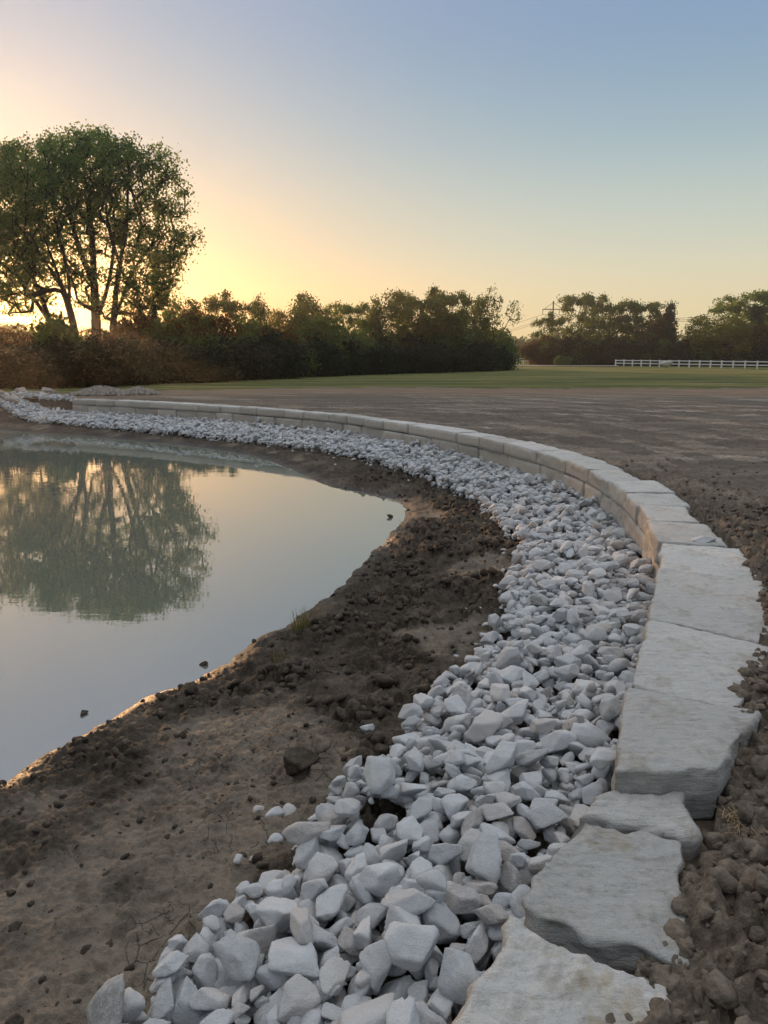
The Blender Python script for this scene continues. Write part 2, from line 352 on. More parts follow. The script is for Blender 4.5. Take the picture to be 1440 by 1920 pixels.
def land(x, y):
    """height of the ground and its masks at plan points"""
    sb = sdist(x, y, basin); sp = sdist(x, y, pond)
    # ragged shoreline
    sp = sp + .05 * fbm(x * 2.2, y * 2.2, 3, 5) * sm(.6, .1, np.abs(sp))
    a = np.maximum(-sp, 0) / (np.maximum(-sp, 0) + np.maximum(sb, 0) + 1e-6)
    wallish = sm(30.5, 27.2, y - .15 * (x + 11)) * sm(-3, 0, y + x * .1 + .5)
    wallish = np.where(x < -11.5, sm(-14.0, -11.5, x) * wallish, wallish)
    zw = .33 + .20 * sm(5.8, 2.6, y)
    zedge = zw * wallish + .82 * (1 - wallish)
    zb = zedge * a ** .85
    zb = zb + .035 * sm(.35, .05, np.abs(sp + .22)) * sm(7, 3, y)          # low rim along the near shore
    zland = .845 - .10 * sm(3.2, 2.6, y) * sm(14, 4, np.hypot(x, y)) - .008 * np.maximum(x - 20, 0) ** .5
    wall_in = np.where(wallish > .5, .22, .0)
    inb = sb > -wall_in
    z = np.where(inb, zb, zland)
    z = np.where(sp > 0, -np.minimum(sp * .35, 1.2), z)
    r = np.hypot(x, y)
    # masks
    smooth_patch = sm(.02, .5, fbm(x * .7 + 3.1, y * .7, 3, 31) + .5 * sm(-.3, -1.4, x) * sm(4.6, 3.2, y) - .1)
    near_shore = sm(.5, .1, -sp)
    clod = .22 + .78 * sm(-.15, .5, fbm(x * 1.3, y * 1.3, 4, 77) + .25 * sm(-1.2, .0, x) + .30 * sm(4.3, 6.5, y) - .08) * sm(.02, .5, -sp)
    clod = np.where(inb, clod * (1 - .9 * smooth_patch), sm(3.4, .6, -sb + .3 * fbm(x * 1.4, y * 1.4, 2, 9) + .12 * (y - 3)) * sm(13, 7, r) + .15)
    clod = np.clip(clod, 0, 1)
    amp = sm(40, 14, r)
    wq = .030 * fbm(x * 11, y * 11, 2, 61); wq2 = .030 * fbm(x * 11 + 40, y * 11, 2, 62)
    dz = .030 * fbm(x * 1.6, y * 1.6, 3, 3) + .016 * np.abs(fbm(x * 4.2, y * 4.2, 3, 33)) * (1 - .7 * smooth_patch)
    dz = dz + np.where(inb, (.014 + .036 * clod) * lumps(x + wq, y + wq2, .075, 1) + (.020 + .055 * clod) * lumps(x + .3 + 2 * wq, y + 2 * wq2, .19, 2, .5) + (.012 + .022 * clod) * lumps(x + wq, y + .2, .038, 41),
                       clod * sm(.36 + .14 * sm(2.6, 4.4, y), .75, -sb) * .9 * (.07 * lumps(x + 1.8 * wq, y + 1.8 * wq2, .13, 4, .8) + .08 * lumps(x + wq, y + wq2, .065, 6)) + .012 * lumps(x, y, .3, 8, .5))
    dz = dz + (.010 + np.where(inb, .018, .034) * clod) * fbm(x * 9, y * 9, 4, 12, .6) + .006 * fbm(x * 30, y * 30, 2, 14) * sm(9, 4, r)
    dz = np.where(sp > .05, 0, dz) * amp
    z = z + np.where(inb, 0, .045 * sm(.35, .5, -sb) * sm(1.1, .6, -sb) * sm(7, 4, y)) * (wallish > .5)
    z = z + dz * np.where(inb, sm(-.02, .22, -sp) * .85 + .15, 1) 
    cut = (~inb) & (sb > -(.60 - .24 * sm(4.4, 2.4, y))) & (wallish > .5)
    z = np.where(cut, np.minimum(z, .80 - .10 * sm(3.5, 2.7, y)), z)        # bed under and just behind the wall
    return dict(z=z, sb=sb, sp=sp, inb=inb, clod=clod, wet=sm(.30, .03, -sp), dry=np.clip(smooth_patch * .8, 0, 1) * (1 - near_shore),
                crack=sm(.5, .9, smooth_patch) * sm(-.1, .2, fbm(x * 1.1, y * 1.1, 2, 55)), r=r)

# ------------------------------------------------------------------ ground, one polar sheet out to 900 m, split by surface
ang = np.radians(np.concatenate([np.arange(-58, -40, .3), np.arange(-40, 40, .11), np.arange(40, 58, .3), np.arange(58, 302, 2.5)]))
rr = [.02, .3, .6, .9, 1.15]
while rr[-1] < 900:
    r = rr[-1]; st = max(.009, r * r / 1500.0)
    if r < 46: st = min(st, .10)
    if r < 1.3: st = .02
    rr.append(r + min(st, 40))
rr = np.array(rr)
A, R = np.meshgrid(ang, rr, indexing='ij'); gx = (R * np.sin(A)).ravel(); gy = (R * np.cos(A)).ravel()
L = land(gx, gy); na, nr = len(ang), len(rr)
V = np.stack([gx, gy, L['z']], 1)
i = np.arange(na)[:, None]; j = np.arange(nr - 1)[None, :]; i2 = (i + 1) % na
F = np.stack([i * nr + j, i * nr + j + 1, i2 * nr + j + 1, i2 * nr + j], 2).reshape(-1, 4)
F = F[:, ::-1]
cx, cy = gx[F].mean(1), gy[F].mean(1)
edge = 37 + 1.2 * fbm(cx * .12, cy * .12, 4, 21) - .05 * np.abs(cx) - 6 * sm(-4, -18, cx) + 1.1 * fbm(cx * .9, cy * .5, 3, 23)
isbas = L['inb'][F].all(1) | (L['sp'][F] > 0).any(1)
grassm = (~isbas) & (cy > edge)
redm = sm(6, 0, np.abs(gy - 34 + .05 * np.abs(gx) + 6 * sm(-4, -18, gx)) + fbm(gx * .2, gy * .6, 3, 4))
def sub(mask, name, mat, attrs):
    f = F[mask]; u, inv = np.unique(f, return_inverse=True)
    return mk(name, V[u], inv.reshape(f.shape), mat, True, {k: v[u] for k, v in attrs.items()})
tag(sub(isbas, 'mud_bank', MUD, dict(clod=L['clod'], wet=L['wet'], dry=L['dry'], crack=L['crack'])), kind='structure')
tag(sub((~isbas) & ~grassm, 'graded_dirt', DIRT, dict(clod=L['clod'], red=redm, arc=.5 + .5 * fbm(-L['sb'] * 1.5, np.arctan2(gx + 4, gy - 9) * 3, 3, 91, .5))), kind='structure')
tag(sub(grassm, 'grass_field', GRASS, dict(clod=L['clod'])), kind='structure')
def zat(x, y): return land(np.atleast_1d(np.asarray(x, float)), np.atleast_1d(np.asarray(y, float)))['z']

# water: one sheet over the pond's outline
pw = []
c0 = np.array([-20.0, 12.0])
rings = [0, .3, .55, .75, .88, .96, 1.0]
pv = [c0]; grown = pond + (pond - c0) / np.linalg.norm(pond - c0, axis=1)[:, None] * .5
fan = [[c0[0], c0[1], 0.0]] + [[q[0], q[1], 0.0] for q in grown]
def wsurf():
    xs = np.arange(-46, 3.0, .5); ys = np.arange(-9, 31, .5); X, Y = np.meshgrid(xs, ys, indexing='ij')
    s = sdist(X.ravel(), Y.ravel(), pond); nx, ny = X.shape
    I, J = np.meshgrid(np.arange(nx - 1), np.arange(ny - 1), indexing='ij'); a = (I * ny + J).ravel()
    f = np.stack([a, a + ny, a + ny + 1, a + 1], 1); keep = (s[f] > -.9).any(1); f = f[keep]; u, inv = np.unique(f, return_inverse=True)
    return mk('pond_water', np.stack([X.ravel(), Y.ravel(), np.zeros(X.size)], 1)[u], inv.reshape(f.shape), WATER, True)
tag(wsurf(), kind='structure')

# ------------------------------------------------------------------ the dry-laid wall
def boxgrid(nu, nv, nw):
    P, Fs, off = [], [], 0
    def face(n1, n2, fn):
        nonlocal off
        a, b = np.meshgrid(np.linspace(0, 1, n1 + 1), np.linspace(0, 1, n2 + 1), indexing='ij')
        P.append(fn(a.ravel(), b.ravel())); I, J = np.meshgrid(np.arange(n1), np.arange(n2), indexing='ij'); q = (I * (n2 + 1) + J).ravel() + off
        Fs.append(np.stack([q, q + n2 + 1, q + n2 + 2, q + 1], 1)); off += (n1 + 1) * (n2 + 1)
    o = np.zeros_like; l = np.ones_like
    face(nu, nv, lambda a, b: np.stack([a, b, l(a)], 1)); face(nv, nu, lambda a, b: np.stack([b, a, o(a)], 1))
    face(nw, nu, lambda a, b: np.stack([b, l(a), a], 1)); face(nu, nw, lambda a, b: np.stack([a, o(a), b], 1))
    face(nv, nw, lambda a, b: np.stack([l(a), a, b], 1)); face(nw, nv, lambda a, b: np.stack([o(a), b, a], 1))
    P = np.vstack(P); Fs = np.vstack(Fs); key = np.round(P * 100000).astype(np.int64)
    _, ix, inv = np.unique(key, axis=0, return_index=True, return_inverse=True)
    return P[ix], inv.ravel()[Fs]
wall_root = tag(empty('retaining_wall', (0.85, 2.62, .4)), 'long curving low wall of dry laid grey limestone blocks beside white rock strip', 'wall')
def block(corn, z0, H, res, seed, rough=1.0, outline=None, stain=0.0, tilt=(0, 0)):
    """corn: front-start, front-end, back-end, back-start plan corners; face = front side, mixed towards tan"""
    c = np.array(corn, float); rs = np.random.default_rng(seed)
    Lx = (np.linalg.norm(c[1] - c[0]) + np.linalg.norm(c[2] - c[3])) / 2; D = (np.linalg.norm(c[3] - c[0]) + np.linalg.norm(c[2] - c[1])) / 2
    P, Fq = boxgrid(max(3, int(Lx / res)), max(3, int(D / res)), max(3, int(H / res)))
    dims = np.array([Lx, D, H]); p = P * dims
    so_ = rs.uniform(0, 90, 3)
    r = (.010 + .012 * rough * (n3(p * 9 + so_, 3) + .4 * n3(p * 28 + so_, 5)))[:, None]; r = np.clip(r, .005, .06)
    inner = np.clip(p, r, dims - r); q = p - inner; ql = np.linalg.norm(q, axis=1)[:, None] + 1e-9; n = q / ql; p = inner + n * r
    top = np.clip(n[:, 2], 0, 1); side = 1 - np.abs(n[:, 2])
    d = side * (.020 * n3(p * np.array([5, 5, 9]) + so_, 7) + .012 * n3(p * 17 + so_, 8) + .006 * n3(p * 45 + so_, 9))
    d += top * (.007 * n3(p * 4 + so_, 10) + .0035 * n3(p * np.array([14, 40, 10]) + so_, 11) + .003 * n3(p * 60 + so_, 12))
    # chips knocked out of the top edges
    chip = np.clip(n3(p * 6.5 + so_ + 5, 15) - .25, 0, 1) * rough * .05 * (1 - np.abs(top - .6)) * (side > .05)
    p = p + n * (d * rough - chip)[:, None]
    u, v = p[:, 0] / Lx, p[:, 1] / D
    if outline: u, v = outline(u, v)
    xy = ((1 - u) * (1 - v))[:, None] * c[0] + (u * (1 - v))[:, None] * c[1] + (u * v)[:, None] * c[2] + ((1 - u) * v)[:, None] * c[3]
    z = z0 + p[:, 2] + tilt[0] * (u - .5) + tilt[1] * (v - .5)
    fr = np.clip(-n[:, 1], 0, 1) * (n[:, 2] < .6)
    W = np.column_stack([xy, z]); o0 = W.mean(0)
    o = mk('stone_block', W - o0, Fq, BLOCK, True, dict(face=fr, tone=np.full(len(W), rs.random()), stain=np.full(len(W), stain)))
    o.parent = wall_root; o.location = Vector(o0) - wall_root.location
    return o
seg = np.linalg.norm(np.diff(wallc, axis=0), axis=1); arc = np.concatenate([[0], np.cumsum(seg)])
def wp(s, off=0.0):
    s = min(max(s, 0), arc[-1]); k = min(np.searchsorted(arc, s, 'right') - 1, len(seg) - 1); t = (s - arc[k]) / seg[k]
    p = wallc[k] * (1 - t) + wallc[k + 1] * t
    k2 = min(k + 3, len(seg) - 1); k1 = max(k - 3, 0); tg = wallc[k2 + 1] - wallc[k1]; tg = tg / np.linalg.norm(tg)
    return p + np.array([tg[1], -tg[0]]) * off
rb = random.Random(5)
def course(s0, lens, z0, H, off, seedb, depth=(.50, .60)):
    s = s0; k = 0
    while s < arc[-1] - .25:
        l = lens[k] if k < len(lens) else rb.uniform(.72, 1.2)
        if s + l > arc[-1] - .3: l = arc[-1] - s
        pos = wp(s); r = math.hypot(*pos); res = .016 if r < 4.5 else .024 if r < 7 else .035 if r < 12 else .06
        g = rb.uniform(.004, .009); o1 = off + rb.uniform(-.015, .015); D = rb.uniform(*depth); sk = rb.uniform(-.03, .03)
        j1, j2 = rb.uniform(-.02, .02), rb.uniform(-.02, .02)
        def back(q, o_):
            n_ = wp(q, 1.0) - wp(q, 0.0); ang_ = np.interp(q, [0, .9, 1.95, 3.1, 4.2, 6], [0, -.58, -.72, -.45, -.2, 9]); v_ = np.array([math.cos(ang_), math.sin(ang_)]); kb = sm(4.0, 5.5, q); na_ = n_ / np.linalg.norm(n_); v_ = (np.array([math.cos(-.2), math.sin(-.2)]) if q > 4.2 else v_) * (1 - kb) + na_ * kb; v_ /= np.linalg.norm(v_)
            return wp(q, o1) + v_ * (np.interp(q, [0, .9, 1.95, 3.1, 4.2, 5.5], [.35, .52, .70, .66, .54, .5]) + (o_ - .55))
        cn = [wp(s + g, o1), wp(s + l - g, o1 + rb.uniform(-.012, .012)), back(s + l - g + j1, D), back(s + g + j2, D + rb.uniform(-.04, .03))]
        dz = rb.uniform(-.010, .010)
        block(cn, z0, H + dz, res, seedb + k, 1.0 if r < 12 else .8, tilt=(rb.uniform(-.012, .012), rb.uniform(-.015, .01)))
        s += l; k += 1
    return k
n_top = course(0.0, [.80, 1.0, 1.15, .86, .82, .8], .705, .195, 0.0, 100)
n_low = course(.35, [.9, .95, 1.1, .9], .44, .255, .028, 300, (.42, .5))
# three big worn slabs where the wall steps down beside the camera
def wob(amp, f, ph): return lambda u, v: (u + amp * np.sin(v * f + ph) * np.sin(v * 3.1 * f + ph), v + amp * (np.sin(u * f * 1.3 + ph) + .5 * np.sin(u * f * 3 + ph)))
block([(.02, 1.15), (.345, 1.92), (.86, 1.64), (.98, 1.02)], .56, .235, .012, 901, 1.9, wob(.022, 5, 1.0), .8, (.0, -.04))
block([(.385, 1.96), (.68, 2.40), (1.0, 2.34), (.84, 1.76)], .585, .215, .012, 905, 1.9, wob(.03, 4.4, 2.2), .8, (-.01, -.03))
block([(.68, 2.42), (.80, 2.54), (1.10, 2.56), (1.04, 2.36)], .595, .225, .014, 911, 1.8, wob(.03, 4, .4), .5, (.02, -.02))

# ------------------------------------------------------------------ white riprap: dropped stone by stone on a height map
def rock_shape(seed, sub):
    rs = np.random.default_rng(seed); D, Fi = ico(sub)
    n = rs.normal(size=(13, 3)); n /= np.linalg.norm(n, axis=1)[:, None]; dd = rs.uniform(.48, 1.0, 13)
    c = np.maximum(D @ n.T / dd, 1e-3); pw_ = 60; r = (c ** pw_).sum(1) ** (-1 / pw_); r = np.clip(r, .4, 1.25)
    P = D * r[:, None]
    P = P * (1 + .05 * n3(P * 2.4 + seed, 1) + .035 * np.abs(n3(P * 4.5 + seed, 4)) + .012 * n3(P * 9 + seed, 2))[:, None]
    lo, hi = P.min(0), P.max(0); P = (P - (lo + hi) / 2) / ((hi - lo) / 2)
    return P.astype(np.float32), Fi
NV = 22
CELL = .015
x0, y0 = -15.0, .9; gw, gh = int((3.2 - x0) / CELL), int((29.6 - y0) / CELL)
gxs = x0 + (np.arange(gw) + .5) * CELL; gys = y0 + (np.arange(gh) + .5) * CELL
# coarse evaluation of the terrain, then bilinear
st = 6; cxs, cys = gxs[::st], gys[::st]; CX, CY = np.meshgrid(cxs, cys, indexing='ij'); LL = land(CX.ravel(), CY.ravel())
gin_c = sdist(CX.ravel(), CY.ravel(), gravelp)
Hc = LL['z'].reshape(CX.shape); Gc = gin_c.reshape(CX.shape)
H = np.repeat(np.repeat(Hc, st, 0), st, 1)[:gw, :gh].astype(np.float32)
# near the wall the terrain map steps up to the land; keep the stones off it
G = np.repeat(np.repeat(Gc, st, 0), st, 1)[:gw, :gh]
cand = np.argwhere(Gc > -.02); 
cell_area = (CELL * st) ** 2; area = len(cand) * cell_area
rs = np.random.default_rng(42)
stones = []
def local_scale(y): return 1.0
target = 2.45 * area; acc = 0.0
order = []
while acc < target:
    a = float(np.clip(rs.lognormal(math.log(.0355), .38), .017, .085)); 
    b = a * rs.uniform(.52, .86); c = a * rs.uniform(.38, .66); order.append((a, b, c)); acc += math.pi * a * b
half = len(order) // 2
order = order[:half] + sorted(order[half:], key=lambda q: q[0])          # the larger ones end on top
pick = rs.integers(0, len(cand), (len(order), 5)); jit = rs.uniform(0, st, (len(order), 5, 2)); yaw = rs.uniform(0, math.pi, len(order))
for k, (a, b, c) in enumerate(order):
    best = None
    for t in range(5):
        ci = cand[pick[k, t]]; ix = int(ci[0] * st + jit[k, t, 0]); iy = int(ci[1] * st + jit[k, t, 1])
        if ix < 12 or iy < 12 or ix >= gw - 12 or iy >= gh - 12: continue
        gsd = G[ix, iy]
        if gsd < a * .25: continue
        hh = H[ix - 2:ix + 3:2, iy - 2:iy + 3:2].mean() - .22 * 0
        hh = hh - LL['z'].reshape(CX.shape)[ci[0], ci[1]]
        if best is None or hh < best[0]: best = (hh, ix, iy)
    if best is None: continue
    _, ix, iy = best; m = int(a / CELL) + 1
    xs = np.arange(-m, m + 1) * CELL; XX, YY = np.meshgrid(xs, xs, indexing='ij'); ca, sa = math.cos(yaw[k]), math.sin(yaw[k])
    q = ((XX * ca + YY * sa) / a) ** 2 + ((-XX * sa + YY * ca) / b) ** 2; inside = q < .98
    i0, i1, j0, j1 = ix - m, ix + m + 1, iy - m, iy + m + 1
    if i0 < 0 or j0 < 0 or i1 > gw or j1 > gh: continue
    bot = np.sqrt(np.maximum(1 - q, 0)) * c; Hs = H[i0:i1, j0:j1]; hv = (Hs + bot)[inside]
    z = float(np.quantile(hv, .80)) - .004
    # tilt with the surface below
    gxx = float((Hs[-3:, :].mean() - Hs[:3, :].mean()) / (2 * a)); gyy = float((Hs[:, -3:].mean() - Hs[:, :3].mean()) / (2 * a))
    x, y = gxs[ix], gys[iy]
    stones.append((x, y, z, a, b, c, yaw[k], max(-.6, min(.6, gxx)), max(-.6, min(.6, gyy))))
    H[i0:i1, j0:j1] = np.where(inside, np.maximum(Hs, z + bot * .86), Hs)
stones = np.array(stones)
# strays on the mud in front of the strip
for _ in range(60):
    s = rs.integers(6, 60); tp = catmull(TOE, 2)[min(s, 70)]; off = rs.exponential(.11) + .02
    x, y = tp[0] - off, tp[1] - off * .2 + rs.normal(0, .1); a = rs.uniform(.012, .045) if rs.random() < .8 else rs.uniform(.03, .05)
    stones = np.vstack([stones, [x, y, float(zat(x, y)[0]) + a * .3, a, a * .8, a * .6, rs.uniform(0, 3), 0, 0]])
N = len(stones)
# how large each shows: projected size if in frame and not buried
sx, sy, sz, sa_ = stones[:, 0], stones[:, 1], stones[:, 2], stones[:, 3]
fwd = sy * math.cos(PITCH) - (sz - CAM_Z) * math.sin(PITCH); up = sy * math.sin(PITCH) + (sz - CAM_Z) * math.cos(PITCH)
px = sx / fwd * 768; py = up / fwd * 768; inframe = (np.abs(px) < 392) & (py > -530) & (fwd > .2)
ii = np.clip(((sx - x0) / CELL).astype(int), 0, gw - 1); jj = np.clip(((sy - y0) / CELL).astype(int), 0, gh - 1)
vis = np.zeros(N)
for dx, dy in ((0, 0), (2, 0), (-2, 0), (0, 2), (0, -2)):
    hx = H[np.clip(ii + dx, 0, gw - 1), np.clip(jj + dy, 0, gh - 1)]; vis += (hx < sz + stones[:, 5] * .95)
score = np.where(inframe, (sa_ * stones[:, 4 - 0] / fwd ** 2), 0) * np.where(vis >= 3, 1, np.where(vis >= 1, .25, .02))
top300 = set(np.argsort(-score)[:300].tolist())
shapes3 = [rock_shape(1000 + k, 4) for k in range(NV)]; shapes2 = [rock_shape(1000 + k, 3) for k in range(NV)]; shapes1 = [rock_shape(1000 + k, 2) for k in range(NV)]; shapes0 = [rock_shape(1000 + k, 1) for k in range(NV)]
protos = []
for k in range(NV):
    me = mk('limestone_rock', shapes3[k][0], shapes3[k][1], STONE, True).data; protos.append(me)
for o in [o for o in COL.objects if o.name.startswith('limestone_rock')]: bpy.data.objects.remove(o)
def stone_mat(k):
    x, y, z, a, b, c, yw, tx, ty = stones[k]; r_ = random.Random(k * 7 + 1)
    R_ = rotm(math.atan(ty) + r_.gauss(0, .22), -math.atan(tx) + r_.gauss(0, .22), 0) @ rotm(0, 0, yw)
    return R_, np.array([x, y, z]), np.array([a, b, c]) * 1.10
from mathutils import Matrix
def rock_label(k):
    x, y, z, a, b, c = stones[k][:6]
    sz_ = 'big' if a > .052 else 'middling' if a > .04 else 'small'
    dw = float(np.min(np.hypot(wallc[:, 0] - x, wallc[:, 1] - y))); dm = float(gravels[k])
    wh = 'along the muddy edge of the rock strip' if dm < .16 else 'against the foot of the wall blocks' if dw < .25 else 'in the middle of the strip'
    if y < 2.35: wh = {'a': 'along the muddy edge', 'i': 'in the middle'}.get(wh[0] if 'against' not in wh else 'i') + ' of the strip, photo bottom'
    elif y > 3.4: wh += ' farther back'
    return sz_ + ' pale angular rock ' + wh
rocks_obj = {}; gravels = sdist(stones[:, 0], stones[:, 1], gravelp)
for k in sorted(top300):
    R_, t_, s_ = stone_mat(k); o = bpy.data.objects.new('limestone_rock', protos[k % NV]); COL.objects.link(o)
    Mx = Matrix(((R_ * s_).tolist())).to_4x4(); Mx.translation = Vector(t_); o.matrix_world = Mx
    lb_ = rock_label(k); tag(o, lb_, 'rock', 'white rocks: ' + lb_); rocks_obj[k] = o
VV, FF, TT, off = [[], []], [[], []], [[], []], [0, 0]
for k in range(N):
    if k in top300: continue
    if vis[k] < 1 and math.hypot(stones[k, 0], stones[k, 1]) > 2.6: continue
    R_, t_, s_ = stone_mat(k); d = math.hypot(t_[0], t_[1]); sh = (shapes2 if d < 5.2 else shapes1 if d < 10 else shapes0)[k % NV]; g = 0 if d < 5.2 else 1
    P = (sh[0] * s_) @ R_.T + t_; VV[g].append(P); FF[g].append(sh[1] + off[g]); TT[g].append(np.full(len(P), (k * .61803) % 1)); off[g] += len(P)
V2 = np.vstack(VV[0] + VV[1]); F2 = np.vstack([np.vstack(FF[0]), np.vstack(FF[1]) + off[0]])
g_ = mk('riprap', V2, F2, STONE, True, dict(tone=np.concatenate(TT[0] + TT[1])))
fl = np.ones(len(F2), bool); fl[len(np.vstack(FF[0])):] = False; g_.data.polygons.foreach_set('use_smooth', fl)
tag(g_, 'strip of crushed white limestone rocks between the mud and the wall', 'rock strip', kind='stuff')
print('stones', N, 'blocks', n_top, n_low, 'area', area)

# unique rocks that stand out
def own_rock(name, x, y, a, b, c, yw, label, seed, lift=.5, tilt=(0, 0), group=None, z=None, cat='rock', mat=None):
    P, Fi = rock_shape(seed, 4); ix, iy = int((x - x0) / CELL), int((y - y0) / CELL)
    if z is None:
        m = 3; z = float(H[ix - m:ix + m + 1, iy - m:iy + m + 1].max()) if 0 <= ix < gw and 0 <= iy < gh else float(zat(x, y)[0])
        z += c * lift
    P = (P * np.array([a, b, c])) @ rotm(tilt[0], tilt[1], yw).T
    o = mk(name, P, Fi, mat or STONE, True); o.location = (x, y, z); return tag(o, label, cat, group)
own_rock('limestone_rock', .50, 3.52, .115, .082, .06, .5, 'large smooth rounded white rock, the biggest in the middle of the rock strip', 51, .25, (.25, .1))
own_rock('limestone_rock', -.03, 2.30, .085, .065, .06, 2.6, 'blocky two faced grey white rock with a flat broken top in the foreground', 52, .2, (.3, .1))
own_rock('limestone_rock', -.30, 2.66, .10, .040, .036, .35, 'long narrow white rock lying at the muddy edge of the rock strip', 53, .4, (.1, -.1))
own_rock('limestone_rock', -.44, 1.98, .085, .07, .055, 1.9, 'broad pale rock near the bottom of the photo, largest of the foreground rocks', 54, .3, (.3, 0))
own_rock('limestone_rock', .82, 5.42, .075, .05, .05, .8, 'single pale rock lying apart on the mud beside the rock strip', 55, .3)
own_rock('limestone_rock', 2.62, 6.12, .11, .06, .045, .3, 'small white rock lying behind the wall cap at the dirt edge', 56, z=.90)

# ------------------------------------------------------------------ clods of soil
def clods(n, region, smin, smax, mat, name, label, seed, dens, flat=.7):
    rs = np.random.default_rng(seed); X = rs.uniform(region[0], region[1], n); Y = rs.uniform(region[2], region[3], n)
    l = land(X, Y); keep = dens(X, Y, l, rs.random(n)); X, Y, Z, C = X[keep], Y[keep], l['z'][keep], l['clod'][keep]
    vs, fs, of = [], [], 0
    shp = [rock_shape(3000 + k, 2) for k in range(10)]; shl = [rock_shape(3000 + k, 1) for k in range(10)]
    for k in range(len(X)):
        s = smin + (smax - smin) * rs.random() ** 4.5 * (.35 + .65 * C[k]); d = math.hypot(X[k], Y[k])
        P, Fi = (shp if s / d > .006 else shl)[k % 10]
        Pn = P * (1 + .22 * n3(P * 2.3 + k, 6) + .12 * n3(P * 5 + k, 7))[:, None] if s / d > .006 else P
        Pn = (Pn * s * np.array([1, rs.uniform(.6, .95), rs.uniform(.5, .85) * flat / .7])) @ rotm(rs.normal(0, .3), rs.normal(0, .3), rs.uniform(0, 6)).T
        vs.append(Pn + [X[k], Y[k], Z[k] + s * .22]); fs.append(Fi + of); of += len(P)
    return tag(mk(name, np.vstack(vs), np.vstack(fs), mat, True), label, 'soil clods', kind='stuff')
def d_mud(X, Y, l, u):
    g = sdist(X, Y, gravelp); r = np.hypot(X, Y)
    return l['inb'] & (g < -.01) & (l['sp'] < -.02) & (u < (.12 + .6 * l['clod'] ** 1.5) * np.clip(14 / r ** 1.5, 0, 1))
def d_land(X, Y, l, u):
    r = np.hypot(X, Y); return (~l['inb']) & (l['sb'] < -.52 + .16 * sm(4.4, 2.4, Y)) & (u < l['clod'] ** 1.2 * np.clip(12 / r ** 1.5, 0, 1)) & (X > 0)
clods(60000, (-3.4, 2.0, 1.4, 15), .004, .070, CLODD, 'mud_clods', 'dark lumps of broken soil scattered on the muddy bank', 7, d_mud)
clods(46000, (.5, 6.5, 1.0, 12), .004, .050, CLODM, 'soil_clods', 'dry grey brown clods of broken soil behind the wall', 8, d_land, .75)
for (x, y, s, lab) in [(-2.05, 4.85, .030, 'small dark mud lump sitting in shallow water nearest the bottom left'),
                       (-1.42, 5.70, .034, 'small dark mud lump in the water just off the middle of the bank'),
                       (-.50, 7.42, .055, 'dark clod standing in the water by the bank, biggest of the loose lumps'),
                       (.09, 11.3, .05, 'small dark clod in the water at the tip of the pond corner')]:
    own_rock('mud_lump', x, y, s, s * .8, s * .7, 1.0, lab, int(x * 100) % 90 + 70, z=s * .3, cat='clod', mat=CLODD)
own_rock('mud_lump', -.42, 3.62, .10, .075, .065, .3, 'big dark clod of soil lying on the mud next to the rock strip', 95, z=float(zat(-.42, 3.62)[0]) + .03, cat='clod', mat=CLODD)
own_rock('mud_lump', -.35, 3.78, .07, .06, .05, 1.3, 'smaller brown clod touching the big dark clod near the rock strip', 96, z=float(zat(-.35, 3.78)[0]) + .03, cat='clod', mat=CLODM)

# large boulders and gravel heaps at the far end of the wall
rf = random.Random(9)
def heap_rock(x, y, s, z, lab, grp): return own_rock('boulder', x, y, s, s * rf.uniform(.6, .85), s * rf.uniform(.45, .65), rf.uniform(0, 3), lab, rf.randint(100, 140), z=z, group=grp, tilt=(rf.uniform(-.3, .3), rf.uniform(-.3, .3)), cat='boulder', mat=BOULD)
for k in range(46):
    x = -12.4 - rf.random() * 9; y = 28.0 + (-(x + 12)) * .22 + rf.uniform(-.7, 1.0); s = rf.uniform(.20, .42)
    heap_rock(x, y, s, float(zat(x, y)[0]) + s * .25, 'pale boulder in the long rock heap on the far left bank', 'boulders of the heap on the far left bank')
def mound(cx, cy, R0, h, name, lab, seed):
    rs = np.random.default_rng(seed); vs, fs, of = [], [], 0
    for k in range(700):
        r = R0 * math.sqrt(rs.random()); a = rs.uniform(0, 6.28); x, y = cx + r * math.cos(a), cy + r * math.sin(a) * .7
        z = .85 + h * max(0, 1 - r / R0) + .02; s = rs.uniform(.05, .11); P, Fi = shapes0[k % NV]
        vs.append((P * s * np.array([1, .8, .7])) @ rotm(*rs.uniform(0, 3, 3)).T + [x, y, z]); fs.append(Fi + of); of += len(P)
    core = np.array([[cx + R0 * .95 * math.cos(t) * q, cy + R0 * .66 * math.sin(t) * q, .80 + h * (1 - q) ] for q in (1, .5, .02) for t in np.linspace(0, 2 * math.pi, 16, endpoint=False)])
    vs.append(core); cf = [[i_ + 16 * r_, (i_ + 1) % 16 + 16 * r_, (i_ + 1) % 16 + 16 * (r_ + 1)] for r_ in (0, 1) for i_ in range(16)] + [[i_ + 16 * r_, (i_ + 1) % 16 + 16 * (r_ + 1), i_ + 16 * (r_ + 1)] for r_ in (0, 1) for i_ in range(16)]
    fs.append(np.array(cf) + of)
    tag(mk(name, np.vstack(vs), np.vstack(fs), BOULD, False), lab, 'gravel pile')  # duller boulder tone puts the heap's shading into its colour
mound(-11.0, 30.2, 1.15, .30, 'gravel_pile', 'left one of two small heaps of pale rock behind the wall end', 1)
mound(-9.7, 30.6, .85, .22, 'gravel_pile', 'right and lower one of two small heaps of pale rock behind the wall end', 2)

